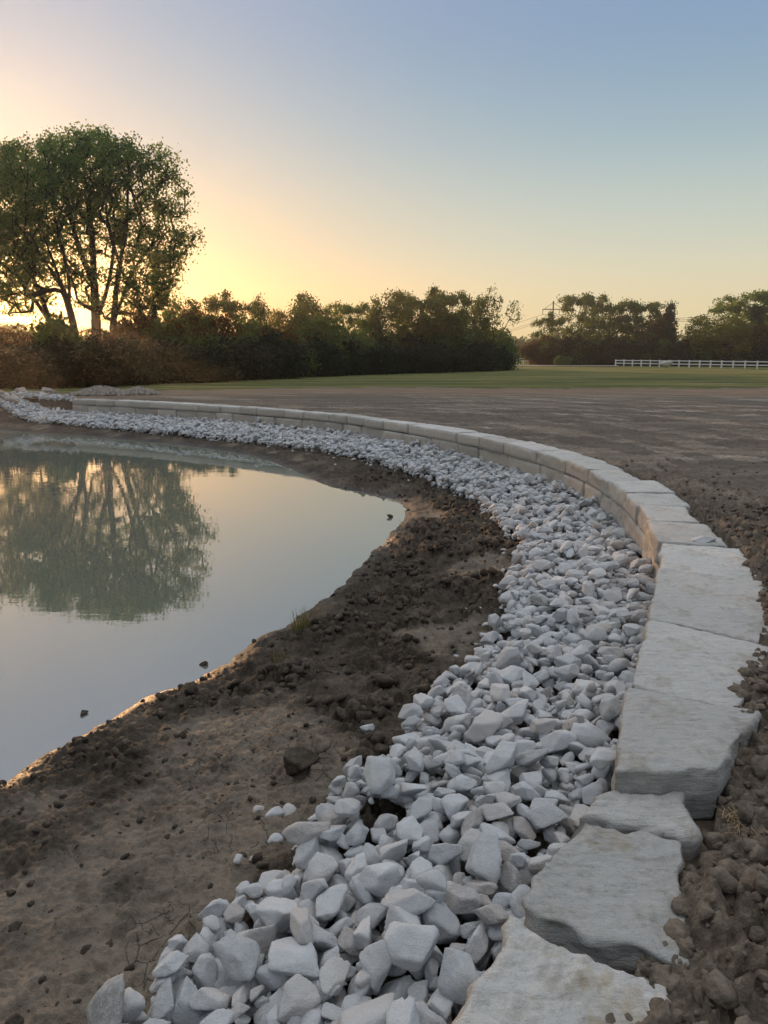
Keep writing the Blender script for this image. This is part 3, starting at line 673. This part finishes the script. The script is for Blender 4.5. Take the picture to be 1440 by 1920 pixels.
# ------------------------------------------------------------------ trees
def tubes(segs, sides=5):
    """segs: (p0, p1, r0, r1) arrays -> one mesh"""
    p0, p1, r0, r1 = [np.array(q) for q in segs]; n = len(p0); d = p1 - p0; d /= np.linalg.norm(d, axis=1)[:, None] + 1e-9
    ref = np.where(np.abs(d[:, 2:3]) > .9, np.array([[1., 0, 0]]), np.array([[0, 0, 1.]])); u = np.cross(d, ref); u /= np.linalg.norm(u, axis=1)[:, None]; w = np.cross(d, u)
    t = np.linspace(0, 2 * math.pi, sides, endpoint=False); ring = u[:, None] * np.cos(t)[None, :, None] + w[:, None] * np.sin(t)[None, :, None]
    A_ = p0[:, None] - d[:, None] * r0[:, None, None] * .3 + ring * r0[:, None, None]; B_ = p1[:, None] + ring * r1[:, None, None]
    V_ = np.concatenate([A_, B_], 1).reshape(-1, 3); b = (np.arange(n) * 2 * sides)[:, None]; i_ = np.arange(sides)[None]; j_ = (i_ + 1) % sides
    return V_, np.stack([b + i_, b + j_, b + j_ + sides, b + i_ + sides], 2).reshape(-1, 4)
def skeleton(stems, targets, r_tip, expo=2.3, up=.55):
    pos, par = [], []
    for st_ in stems:
        st_ = catmull3(st_, 5); prev = -1 if not pos else None
        start = 0
        if prev is None:
            dd = np.linalg.norm(np.array(pos) - st_[0], axis=1); prev = int(dd.argmin()); start = 1 if dd.min() < .05 else 0
            if dd.min() > 1.2: prev = -1
        for q in st_[start:]: pos.append(q); par.append(prev); prev = len(pos) - 1
    root = np.array(pos[0]); tg = sorted(targets.tolist(), key=lambda q: np.linalg.norm(np.array(q) - root))
    tips = []
    P = np.zeros((len(pos) + len(tg) * 14, 3)); n = len(pos); P[:n] = pos
    for t in tg:
        t = np.array(t); d = t - P[:n]; dl = np.linalg.norm(d, axis=1) + 1e-6; cost = dl * (1.55 - up * d[:, 2] / dl) + (P[:n, 2] < root[2] + .8) * 2
        k = int(cost.argmin()); L_ = dl[k]; a = P[k]; pd = (a - P[par[k]]) if par[k] >= 0 else np.array([0, 0, 1.]); pd = pd / (np.linalg.norm(pd) + 1e-9)
        c = a + (pd * .5 + np.array([0, 0, .25])) * L_ * .5; m = max(1, min(12, int(L_ / .5))); prev = k
        for s in range(1, m + 1):
            u = s / m; q = a * (1 - u) ** 2 + 2 * c * u * (1 - u) + t * u * u
            if s < m: q = q + rng.normal(0, .03 * min(L_, 2), 3) * .6
            P[n] = q; par.append(prev); prev = n; n += 1
        tips.append(prev)
    P = P[:n]; par = np.array(par); w = np.zeros(n); w[tips] = 1
    for k in range(n - 1, -1, -1):
        w[k] = max(w[k], .6)
        if par[k] >= 0: w[par[k]] += w[k] if k in set() else 0
    w = np.zeros(n)
    has = np.zeros(n, bool); has[par[par >= 0]] = True; w[~has] = 1
    for k in range(n - 1, -1, -1):
        if par[k] >= 0: w[par[k]] += w[k]
    r = r_tip * w ** (1 / expo)
    k = np.where(par >= 0)[0]; return P, par, r, (P[par[k]], P[k], r[par[k]] * .92, r[k]), np.array(tips)
def catmull3(pts, n):
    P = np.array(pts, float); out = []
    for i_ in range(len(P) - 1):
        a, b, c, d = P[max(i_ - 1, 0)], P[i_], P[i_ + 1], P[min(i_ + 2, len(P) - 1)]
        for t in np.arange(n) / n: out.append(.5 * (2 * b + (c - a) * t + (2 * a - 5 * b + 4 * c - d) * t * t + (3 * b - a - 3 * c + d) * t ** 3))
    out.append(P[-1]); return np.array(out)
def leaves(C, size, droop=.3):
    n = len(C); nv = rng.normal(size=(n, 3)); nv[:, 2] *= .8; nv /= np.linalg.norm(nv, axis=1)[:, None]
    u = np.cross(nv, rng.normal(size=(n, 3))); u /= np.linalg.norm(u, axis=1)[:, None]; w = np.cross(nv, u)
    s = size * rng.uniform(.6, 1.35, n)[:, None]; bend = nv * s * .22
    V_ = np.stack([C - u * s * .55, C + w * s * .42 + bend, C + u * s * .6, C - w * s * .42 + bend], 1).reshape(-1, 3)
    return V_, np.arange(n * 4).reshape(-1, 4)
def clump_tone(C, f=.55, seed=3):
    t = .5 + .32 * n3(C * f + 7, seed) + .16 * n3(C * f * 3, seed + 1); return np.clip(t + rng.normal(0, .08, len(C)), 0, 1)
def crown(tree, tips_pos, n_leaf, sig, size, mat, extra=None):
    C = np.repeat(tips_pos, n_leaf, 0); sg = np.repeat(rng.uniform(.6, 1.3, len(tips_pos)), n_leaf)[:, None]
    C = C + rng.normal(0, 1, C.shape) * sg * sig * np.array([1, 1, .75])
    if extra is not None: C = np.vstack([C, extra])
    V_, F_ = leaves(C, size); t = np.repeat(clump_tone(C), 4)
    return mk('crown', V_, F_, mat, False, dict(tone=t), tree)
def ell(n, c, r, inner=.0, flatb=0):
    out = []
    while len(out) < n:
        q = rng.uniform(-1, 1, 3); l = np.linalg.norm(q)
        if l > 1 or l < inner: continue
        if rng.random() > .25 + .75 * l: continue
        out.append(q)
    return np.array(out) * np.array(r) + np.array(c)
def at(px_, t, z):
    """plan point at camera depth t under image column px_ (photo pixels), height z"""
    up_ = z - CAM_Z; f = t; y = (f + up_ * math.sin(PITCH)) / math.cos(PITCH); return ((px_ - 720) / 1440 * t, y, z)
def zpx(py_, t):
    dv = (py_ - 960) / 1440; return CAM_Z - t * (math.sin(PITCH) + dv * math.cos(PITCH))
def T3(px_, py_, t): return np.array(at(px_, t, zpx(py_, t)))
GRP_BIG = 'tall cottonwoods over the far bank'
def big_tree(stems_px, blobs, t, label, rtip, nl=38, sig=.33, size=.145):
    b = T3(*stems_px[0][0], t); b[2] = .7; root = tag(empty('cottonwood_tree', b), label, 'tree', GRP_BIG)
    stems = []
    for sp_ in stems_px:
        q = [T3(x, y, t) for x, y in sp_]; 
        stems.append(q)
    stems[0][0][2] = .6
    for q in stems[1:]:
        pass
    stems = [[p - b for p in q] for q in stems]
    tg = np.vstack([ell(n, T3(cx_, cy_, t + dt) - b, (rx / 1440 * t, rx / 1440 * t * .9, ry / 1440 * t)) for (cx_, cy_, rx, ry, n, dt) in blobs])
    P, par, r, sg, tips = skeleton(stems, tg, rtip, 2.15, .6)
    V_, F_ = tubes(sg, 6); mk('trunk', V_, F_, BARK, True, None, root)
    # a few inner twig leaves too
    mid = P[rng.choice(len(P), 60)]; mid = mid[mid[:, 2] > 5]
    crown(root, P[tips], nl, sig, size, LEAF, None)
    return root
big_tree([[(210, 700), (213, 600), (224, 500), (236, 430), (240, 350)], [(218, 590), (245, 520), (275, 470), (320, 430)], [(226, 500), (205, 430), (195, 350), (190, 300)]],
         [(235, 370, 78, 95, 130, 0), (300, 430, 55, 80, 90, .5), (285, 545, 50, 32, 34, 0), (270, 520, 62, 55, 70, -.5), (225, 575, 50, 30, 24, .5), (320, 500, 30, 30, 20, 0), (345, 445, 26, 16, 9, 0), (295, 600, 45, 38, 26, 0), (300, 315, 34, 38, 30, 0), (228, 292, 48, 42, 50, 0), (320, 370, 38, 40, 26, 1)], 49,
         'tall cottonwood on the right of the clump, straight dark trunk, crown reaching farthest right', .030)
big_tree([[(180, 700), (180, 600), (176, 520), (172, 440), (160, 340)], [(181, 600), (200, 545), (212, 480), (215, 400)], [(178, 540), (150, 470), (130, 400), (110, 330)]],
         [(165, 320, 85, 75, 150, 0), (190, 420, 60, 70, 75, 1), (160, 520, 50, 50, 34, -.5), (120, 400, 60, 80, 75, .5), (175, 268, 40, 26, 36, 0), (110, 285, 42, 32, 40, 0)], 50,
         'tallest cottonwood of the clump with a thick forking trunk and highest crown', .032)
big_tree([[(152, 700), (140, 620), (118, 540), (92, 470), (60, 380)], [(130, 580), (128, 520), (110, 440), (90, 340)], [(118, 540), (70, 470), (30, 420)]],
         [(80, 350, 80, 85, 150, 0), (60, 520, 50, 40, 30, 0), (20, 470, 50, 50, 40, 0), (40, 440, 65, 75, 80, 0), (110, 470, 45, 60, 34, 1)], 47.5,
         'leaning cottonwood with thin left tilting trunks in front of the setting sun', .026)
big_tree([[(112, 700), (98, 620), (70, 540), (30, 460), (-20, 380)], [(90, 600), (50, 540), (10, 500), (-40, 470)]],
         [(-10, 360, 85, 90, 130, 0), (10, 470, 80, 75, 100, 1), (40, 320, 60, 45, 50, 0), (30, 560, 70, 30, 26, 0)], 51.5,
         'cottonwood at the left edge of the photo, thin trunk leaning far left', .026, 85)
big_tree([[(-60, 720), (-70, 600), (-90, 480), (-110, 380)]], [(-110, 400, 90, 130, 110, 0)], 50,
         'cottonwood mostly cut off by the left edge of the photo', .03, 70)

def proto_tree(kind, seed):
    """a medium tree about 1 unit = 1 m, 7 m tall, at the origin"""
    global rng; rng = np.random.default_rng(seed); name, mat = 'hedgerow_tree', LEAF2
    root = empty(name)
    if kind == 'round': stems = [[(0, 0, -.3), (.1, 0, 1.6), (0, .1, 3.2), (.1, 0, 5)]]; tg = ell(95, (0, 0, 4.5), (2.5, 2.2, 2.9)); nl, sig, size = 66, .34, .17
    elif kind == 'airy':
        stems = [[(0, 0, -.3), (.1, .1, 1.4), (-.3, 0, 3.0)], [(.1, .1, 1.4), (.9, 0, 3.0), (1.4, .1, 4.6)], [(0, 0, 1), (-.9, .2, 2.6), (-1.6, 0, 4.2)]]
        tg = []
        for k in range(13):
            c = rng.uniform(-1, 1, 2) * np.array([2.7, 1.9]); z_ = 6.5 - .32 * (c[0] ** 2 + c[1] ** 2) * .6 + rng.uniform(-1.8, .3)
            for q in range(7): tg.append((c[0] + rng.normal(0, .42), c[1] + rng.normal(0, .4), z_ + rng.normal(0, .13)))
        tg = np.vstack([np.array(tg), ell(34, (0, 0, 3.3), (2.4, 2.0, 1.9))]); nl, sig, size = 50, .23, .15
    elif kind == 'tall': stems = [[(0, 0, -.3), (0, .1, 2.2), (.1, 0, 4.5), (0, 0, 6.4)]]; tg = ell(80, (0, 0, 4.2), (1.5, 1.3, 3.0)); nl, sig, size = 50, .26, .16
    elif kind == 'sparse':
        stems = [[(0, 0, -.3), (.1, .1, 1.8), (-.2, 0, 3.5), (-.4, 0, 5.2)], [(.1, .1, 1.8), (.9, 0, 3.2), (2.0, .1, 4.8)]]
        tg = np.vstack([ell(60, (-.4, 0, 5.0), (1.4, 1.2, 2.0)), ell(18, (2.2, .1, 4.9), (.9, .5, .9))]); nl, sig, size = 17, .22, .14
    elif kind == 'dense': stems = [[(0, 0, -.3), (0, 0, 1.5), (.1, 0, 3.5)]]; tg = ell(110, (0, 0, 3.6), (2.3, 2.0, 3.0)); nl, sig, size = 80, .36, .19
    elif kind == 'spire': stems = [[(0, 0, -.3), (0, 0, 3), (0, 0, 6.6)]]; tg = np.vstack([ell(60, (0, 0, 2.8 + k * 1.2), (1.1 - .25 * k, 1.1 - .25 * k, 1)) for k in range(3)]); nl, sig, size = 26, .22, .15
    P, par, r, sg, tips = skeleton(stems, tg, .016, 2.3, .5)
    V_, F_ = tubes(sg, 5); mk('trunk', V_, F_, BARK, True, None, root)
    crown(root, P[tips], nl, sig, size, mat); return root
protos_t = {k: [proto_tree(k, 60 + 7 * i_ + j_) for j_ in range(2)] for i_, k in enumerate(['round', 'airy', 'tall', 'sparse', 'dense', 'spire'])}
leafmat_mesh = {}
def place_tree(kind, v, px_, top, t, wid, label, mat=None, rz=None, ground=.85):
    o = copy_tree(protos_t[kind][v]); x, y, z = at(px_, t, ground); Hm = zpx(top, t) - ground
    s = Hm / {'round': 6.6, 'airy': 6.3, 'tall': 6.8, 'sparse': 6.3, 'dense': 6.1, 'spire': 6.4}[kind]; o.location = (x, y, ground); o.rotation_euler = (0, 0, rz if rz is not None else rng.uniform(0, 6.28)); w = wid / 1440 * t / {'round': 2.1, 'airy': 2.7, 'tall': 1.25, 'sparse': 2.2, 'dense': 2.1, 'spire': 1.2}[kind]
    o.scale = (w, w, s)
    if mat:
        for ch in o.children:
            if ch.name.startswith('crown'):
                key = (ch.data.name, mat.name)
                if key not in leafmat_mesh: me = ch.data.copy(); me.materials.clear(); me.materials.append(mat); leafmat_mesh[key] = me
                ch.data = leafmat_mesh[key]
    g = 'trees of the hedgerow beyond the field'
    return tag(o, label, 'tree', g)
for a_ in [
    ('round', 0, 352, 572, 57, 34, 'dark rounded tree just right of the tall cottonwoods', None, 1.0),
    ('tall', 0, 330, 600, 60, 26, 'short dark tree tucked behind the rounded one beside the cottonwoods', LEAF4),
    ('airy', 0, 432, 552, 60, 46, 'loose leafy tree with a see-through top right of the dark rounded tree', None, .6),
    ('tall', 1, 490, 560, 62, 16, 'thin pointed tree between the loose leafy tree and the dip in the hedgerow'),
    ('round', 1, 515, 592, 64, 30, 'low yellow green tree in the dip of the middle hedgerow', LEAF3),
    ('dense', 0, 575, 566, 64, 36, 'dark bulky tree with lobed top right of the hedgerow dip', None, 2.0),
    ('tall', 1, 612, 592, 66, 22, 'small tree filling the gap left of the pale open tree', LEAF4),
    ('airy', 1, 650, 568, 66, 42, 'pale open tree in the middle with bright sky gap below its crown', LEAF, .2),
    ('round', 0, 692, 585, 68, 26, 'small dark tree right of the pale open tree'),
    ('round', 1, 735, 560, 68, 38, 'broad green tree left of the tallest hedgerow crowns', None, 2.5),
    ('airy', 0, 790, 546, 70, 50, 'tallest spreading tree of the middle hedgerow'),
    ('airy', 1, 845, 549, 72, 44, 'spreading tree right of the tallest one in the hedgerow', LEAF2, 1.7),
    ('dense', 1, 820, 590, 71, 52, 'dense green tree under the tallest spreading crowns'),
    ('round', 0, 885, 568, 74, 30, 'narrow crowned tree before the nearly bare one'),
    ('sparse', 0, 925, 556, 76, 36, 'nearly bare twiggy tree at the right end of the middle hedgerow', None, .0),
    ('sparse', 1, 762, 575, 72, 34, 'thin twiggy tree showing between the tallest hedgerow crowns', None, .0),
    ('airy', 0, 1032, 590, 112, 30, 'low flat topped tree beside the power pole', LEAF2, 3.0),
    ('airy', 1, 1085, 552, 114, 42, 'highest flat topped tree of the right hand group', None, 1.2),
    ('airy', 0, 1142, 560, 116, 42, 'second flat topped tree of the right hand group', None, 2.2),
    ('airy', 1, 1195, 567, 114, 42, 'flat topped tree with thin trunks left of the ivy dark pointed one', None, 4.2),
    ('round', 1, 1130, 600, 118, 50, 'dim rounded tree behind the flat topped ones'),
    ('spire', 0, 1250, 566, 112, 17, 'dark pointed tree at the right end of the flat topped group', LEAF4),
    ('dense', 0, 1225, 600, 116, 30, 'dark low tree left of the pointed one', LEAF5),
    ('round', 0, 1325, 598, 104, 38, 'round yellow green tree behind the white fence', LEAF3),
    ('dense', 1, 1375, 604, 102, 34, 'broad olive tree right of the yellow green one', LEAF3),
    ('airy', 0, 1385, 560, 112, 62, 'wide light crowned tree behind the yellow green one', LEAF, .9),
    ('airy', 1, 1445, 545, 110, 58, 'light crowned tree cut by the right edge of the photo', LEAF, 2.1),
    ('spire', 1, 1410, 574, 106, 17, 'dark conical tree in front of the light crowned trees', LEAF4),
    ('round', 1, 1436, 612, 100, 22, 'rust tinged tree at the right edge behind the fence', LEAF5),
    ('dense', 0, 1500, 560, 108, 50, 'olive tree just outside the right edge'),
    ('round', 1, 20, 612, 66, 60, 'dim tree behind the cottonwoods at the left edge', LEAF2),
    ('dense', 1, 95, 620, 64, 50, 'dim tree seen between the leaning cottonwood trunks'),
    ('round', 0, 160, 622, 66, 46, 'dim tree seen left of the thick cottonwood trunk', LEAF2),
    ('dense', 0, 250, 616, 62, 42, 'dim green tree seen right of the straight cottonwood trunk', LEAF2),
    ('round', 1, 300, 612, 66, 36, 'low yellow leaved tree right of the cottonwood trunks', LEAF3)]:
    place_tree(*a_)
for q in protos_t.values():
    for r_ in q:
        for ch in list(r_.children): bpy.data.objects.remove(ch)
        bpy.data.objects.remove(r_)

# bushes along the foot of the trees
def proto_bush(seed, mat):
    global rng; rng = np.random.default_rng(seed); root = empty('bush')
    tips = np.vstack([ell(26, (rng.uniform(-1, 1), rng.uniform(-.6, .6), rng.uniform(.7, 1.5)), (.85, .8, .85)) for _ in range(4)]); tips = tips[tips[:, 2] > .1]
    base_ = ell(40, (0, 0, .5), (1.5, 1.1, .6)); base_[:, 2] = np.abs(base_[:, 2])
    P, par, r, sg, tp = skeleton([[(0, 0, -.2), (.1, 0, .3), (0, .1, .8)]], tips, .012, 2.3, .3)
    V_, F_ = tubes(sg, 4); mk('stem', V_, F_, BARK, True, None, root)
    cr = crown(root, np.vstack([P[tp], base_]), 42, .22, .15, mat); cr.name = 'foliage'; return root
bp = [proto_bush(200, LEAF4), proto_bush(210, LEAF4), proto_bush(220, LEAF2), proto_bush(230, LEAF5), proto_bush(240, LEAF3)]
def place_bush(x, y, h, w, v, label, grp, ground=.82):
    o = copy_tree(bp[v]); o.location = (x, y, ground); o.scale = (w / 1.9, w / 1.9, h / 2.35); o.rotation_euler = (0, 0, rf.uniform(0, 6.28)); return tag(o, label, 'bush', grp)
LINE = [(-26, 36.0), (-16.5, 36.5), (-13.2, 41), (-7.7, 51), (-.9, 62), (9.3, 74), (12.6, 79)]
lc = catmull(LINE, 10); la = np.concatenate([[0], np.cumsum(np.linalg.norm(np.diff(lc, axis=0), axis=1))]); s = 0; kk = 0
while s < la[-1]:
    x = np.interp(s, la, lc[:, 0]); y = np.interp(s, la, lc[:, 1])
    for row in range(2):
        yy = y + row * 2.6 + rf.uniform(-.3, .5); h = rf.uniform(1.3, 2.0) + row * .45 + .016 * y - (.3 if y < 45 else 0); w = rf.uniform(1.9, 2.6)
        place_bush(x + rf.uniform(-.4, .4), yy, h, w, rf.choice([0, 1, 0, 1, 2]) if row else rf.choice([0, 1]), *[(('dark dense bush of the front hedge row ' if row == 0 else 'dark bush of the back hedge row ') + w_, 'hedge bushes row %d ' % row + w_) for w_ in ['under the tall cottonwoods' if x < -11.5 else 'below the dip in the hedgerow' if x < -6 else 'below the middle trees' if x < 3 else 'near the gap at the right end']][0])
    s += 1.75 + .01 * y; kk += 1
for k in range(34):
    s_ = la[-1] * (k + rf.uniform(0, .9)) / 34; x = np.interp(s_, la, lc[:, 0]); y = np.interp(s_, la, lc[:, 1])
    place_bush(x, y + rf.uniform(4, 7), rf.uniform(2.2, 4.2) * (.75 + .006 * y), rf.uniform(1.8, 3.4), rf.choice([2, 2, 2, 3, 4]), *[('tall loose shrub behind the dark hedge ' + w_, 'loose shrubs ' + w_) for w_ in ['under the tall cottonwoods' if x < -11.5 else 'below the dip in the hedgerow' if x < -6 else 'among the middle trees' if x < 3 else 'near the gap at the right end']][0])
for k in range(44):
    px_ = 1008 + k * 11.5; t = 116 - k * .42 + rf.uniform(-1, 1); x, y, z = at(px_, t, .85); v = 3 if k < 5 else rf.choice([0, 0, 1, 2])
    place_bush(x, y, rf.uniform(2.4, 4.2) if k > 8 else rf.uniform(3.2, 4.4), rf.uniform(2.2, 3.2), v, *[('dark bush of the far hedge ' + w_, 'far hedge bushes ' + w_) for w_ in ['between the power pole and the white fence' if px_ < 1155 else 'behind the left half of the long white fence' if px_ < 1310 else 'behind the right half of the long white fence']][0])
place_bush(*at(1056, 108, .85)[:2], 1.5, 1.6, 2, 'small yellowish bush at the foot of the far hedge near the road', None)
for r_ in bp:
    for ch in list(r_.children): bpy.data.objects.remove(ch)
    bpy.data.objects.remove(r_)
# distant wood that closes the horizon
rng = np.random.default_rng(77)
wx = rng.uniform(-260, 420, 26000); wy = 250 + rng.uniform(0, 25, 26000) ; hh_ = 7.5 + 3.5 * fbm(wx * .03, wx * 0, 4, 5) + 1.5 * fbm(wx * .25, wx * 0, 3, 6)
C = np.stack([wx, wy, .8 + hh_ * rng.random(26000) ** .7], 1); V_, F_ = leaves(C, 1.5)
tag(mk('far_woods', V_, F_, LEAF2, False, dict(tone=np.repeat(clump_tone(C, .06), 4))), 'far off wood on the horizon seen through the gap between hedgerows', 'woods', kind='stuff')

# ------------------------------------------------------------------ fence, road, power line
def boxm(c, d, rz=0.0):
    P, Fq = boxgrid(1, 1, 1); p = (P - .5) * np.array(d); return p @ rotm(0, 0, rz).T + np.array(c), Fq
def merge(parts):
    v, f, o_ = [], [], 0
    for a, b in parts: v.append(a); f.append(b + o_); o_ += len(a)
    return np.vstack(v), np.vstack(f)
def fence(p0, p1, n, Hf, label, wob_=0.0):
    p0, p1 = np.array(p0, float), np.array(p1, float); root = tag(empty('rail_fence', (p0[0], p0[1], .8)), label, 'fence'); base_ = np.array([p0[0], p0[1], .8])
    d = (p1 - p0) / n; az = math.atan2(d[1], d[0]); L_ = np.linalg.norm(d)
    gz = lambda k: .0
    for k in range(n + 1):
        q = p0 + d * k
        v, f = merge([boxm((0, 0, Hf / 2), (.13, .13, Hf), az), boxm((0, 0, Hf + .02), (.17, .17, .04), az)]); o = mk('post', v, f, VINYL, False, None, root); o.location = (q[0] - p0[0], q[1] - p0[1], gz(k))
    for zr in (.48, .92):
        parts = [boxm(((d * (k + .5))[0], (d * (k + .5))[1], zr * Hf), (L_ - .134, .05, .12), az) for k in range(n)]
        v, f = merge(parts); mk('rail', v, f, VINYL, False, None, root)
a0, a1 = at(1154, 106, .9), at(1520, 80, .9)
fence(a0[:2], a1[:2], 18, .86, 'long white two rail fence in front of the far hedge on the right')
a0, a1 = at(925, 150, .9), at(1000, 142, .9)
fence(a0[:2], a1[:2], 5, .9, 'short stretch of white rail fence far off in the gap between hedgerows')
v, f = merge([boxm((0, 0, .0), (1.0, .6, .7))]); 
xw, yw_, _ = at(1248, 96, .85)
P, Fi = rock_shape(77, 3); o = mk('hay_bale', P * np.array([.95, .5, .45]), Fi, mat_simple('pale_cover', (.5, .5, .44), (.62, .6, .52), 3), True); o.location = (xw, yw_, 1.2); tag(o, 'low pale wrapped bale lying at the foot of the white fence', 'bale')
r0, r1 = at(940, 108, .865), at(1160, 104, .865)
def strip(a, b, w, z, name, mat):
    n = 24; t = np.linspace(0, 1, n)[:, None]; a, b = np.array(a[:2]), np.array(b[:2]); c = a * (1 - t) + b * t; c[:, 1] += .5 * np.sin(t[:, 0] * 3)
    nr_ = np.array([-(b - a)[1], (b - a)[0]]); nr_ /= np.linalg.norm(nr_)
    zz = zat(c[:, 0], c[:, 1]).max() + z
    V_ = np.vstack([np.column_stack([c - nr_ * w / 2, np.full(n, zz)]), np.column_stack([c + nr_ * w / 2, np.full(n, zz)])]); i_ = np.arange(n - 1)
    return mk(name, V_, np.stack([i_, i_ + 1, i_ + 1 + n, i_ + n], 1), mat, True)
tag(strip(r0, r1, 5.5, .05, 'gravel_road', GRAVELROAD), kind='structure')
# pole
t = 170; pb = np.array(at(1033, t, .8)); zt = zpx(566, t); Hp = zt - .8
root = tag(empty('power_pole', pb), 'tall thin power pole with a braced crossarm rising behind the far hedge', 'utility pole')
def tube(pts, r, mat, name, parent, sides=6):
    p = np.array(pts, float); V_, F_ = tubes((p[:-1], p[1:], np.full(len(p) - 1, r), np.full(len(p) - 1, r)), sides); return mk(name, V_, F_, mat, True, None, parent)
tube([(0, 0, 0), (0, 0, Hp)], .16, POLEM, 'pole', root)
ca_ = zpx(581, t) - .8; hw = 19 / 1440 * t
tube([(-hw, 0, ca_), (hw, 0, ca_)], .11, POLEM, 'crossarm', root)
tube([(0, 0, Hp - .3), (-hw * .9, 0, ca_)], .05, POLEM, 'brace', root); tube([(0, 0, Hp - .3), (hw * .9, 0, ca_)], .05, POLEM, 'brace', root)
for sx_ in (-1, 0.6, 1): tube([(sx_ * hw, 0, ca_), (sx_ * hw, 0, ca_ - 1.1)], .07, POLEM, 'insulator', root)
def wire(a, b, sag, lab):
    a, b = np.array(a), np.array(b); u = np.linspace(0, 1, 30)[:, None]; p = a * (1 - u) + b * u; p[:, 2] -= 4 * sag * (u * (1 - u))[:, 0]
    tag(tube(p, .035, POLEM, 'power_line', None, 4), lab, 'wire', 'power lines')
for k, (sx_, l1, l2) in enumerate([(-1, 'power line from the left end of the crossarm running right', 'power line from the left end of the crossarm sloping away left'),
                                   (.6, 'middle power line running right above the flat topped trees', 'middle power line sloping away left'),
                                   (1, 'power line from the right end of the crossarm running right', 'power line from the right end of the crossarm sloping away left')]):
    st_ = pb + np.array([sx_ * hw, 0, ca_ - 1.1]); wire(st_, T3(1480, 576 + 5 * k, 150), 1.6, l1); wire(st_, T3(700, 655 + 7 * k, 330), 2.5, l2)

# ------------------------------------------------------------------ weeds and straw
def blades(name, x, y, n, h, spread, mat, label, cat, seed, lay=.0, wd=.004):
    rs = np.random.default_rng(seed); vs, fs, of = [], [], 0; z = float(zat(x, y)[0])
    for k in range(n):
        a = rs.uniform(0, 6.28); r = spread * math.sqrt(rs.random()) ; hh = h * rs.uniform(.4, 1); ln = rs.uniform(.1, .5) + lay; b = np.array([r * math.cos(a), r * math.sin(a), -.01]); az = rs.uniform(0, 6.28)
        d = np.array([math.cos(az), math.sin(az), 0]); sd = np.array([-d[1], d[0], 0]) * wd; pts = [b + d * hh * ln * u ** 1.6 + np.array([0, 0, hh * u * (1 - lay * .93)]) + (rs.normal(0, .01, 3) if lay else 0) for u in (0, .35, .7, 1)]
        for i_, p in enumerate(pts): w_ = 1 - i_ / 3.3; vs += [p - sd * w_, p + sd * w_]
        for i_ in range(3): fs.append([of + 2 * i_, of + 2 * i_ + 1, of + 2 * i_ + 3, of + 2 * i_ + 2])
        of += 8
    o = mk(name, np.array(vs), np.array(fs), mat, True, dict(tone=np.repeat(rs.random(n), 8)[:len(vs)])); o.location = (x, y, z + .005); return tag(o, label, cat)
blades('grass_tuft', -.68, 6.25, 70, .26, .10, WEED, 'sparse tuft of green grass growing on the mud by the water', 'grass tuft', 3)
blades('grass_tuft', -.78, 5.55, 26, .10, .10, WEED, 'short flat weedy sprigs on the mud nearer than the tall grass tuft', 'grass tuft', 4)
blades('grass_tuft', -.02, 6.9, 10, .14, .04, STRAW, 'few dry straw stems sticking up from the mud in the middle of the bank', 'straw stems', 5)
blades('straw_clump', 1.26, 2.45, 34, .13, .06, STRAW, 'small tangle of orange brown straw on the clods right of the wall', 'straw', 6, .8, .0022)
blades('straw_clump', .99, 2.28, 9, .09, .02, STRAW, 'tiny upright wisp of brown straw next to the near slab', 'straw', 7, .2, .0022)
bw = blades('dead_stalk', 3.05, 7.0, 3, .3, .02, STRAW, 'pale dry stalk lying flat on the dirt behind the wall', 'stalk', 9, .9, .012)

# ------------------------------------------------------------------ evening haze
P, Fq = boxgrid(1, 1, 1); lo, hi = np.array([-420., -60., -3.]), np.array([520., 300., 26.])
hz = mk('haze', lo + P * (hi - lo), Fq, None, False)
hm = bpy.data.materials.new('haze'); hm.use_nodes = True; hn = hm.node_tree.nodes; hn.clear()
pv_ = hn.new('ShaderNodeVolumePrincipled'); ho = hn.new('ShaderNodeOutputMaterial'); hm.node_tree.links.new(pv_.outputs[0], ho.inputs[1])
pv_.inputs['Color'].default_value = (1, .93, .84, 1); pv_.inputs['Density'].default_value = .0008; pv_.inputs['Anisotropy'].default_value = .82
hz.data.materials.append(hm); tag(hz, 'thin warm evening haze over the pond and fields', kind='stuff')
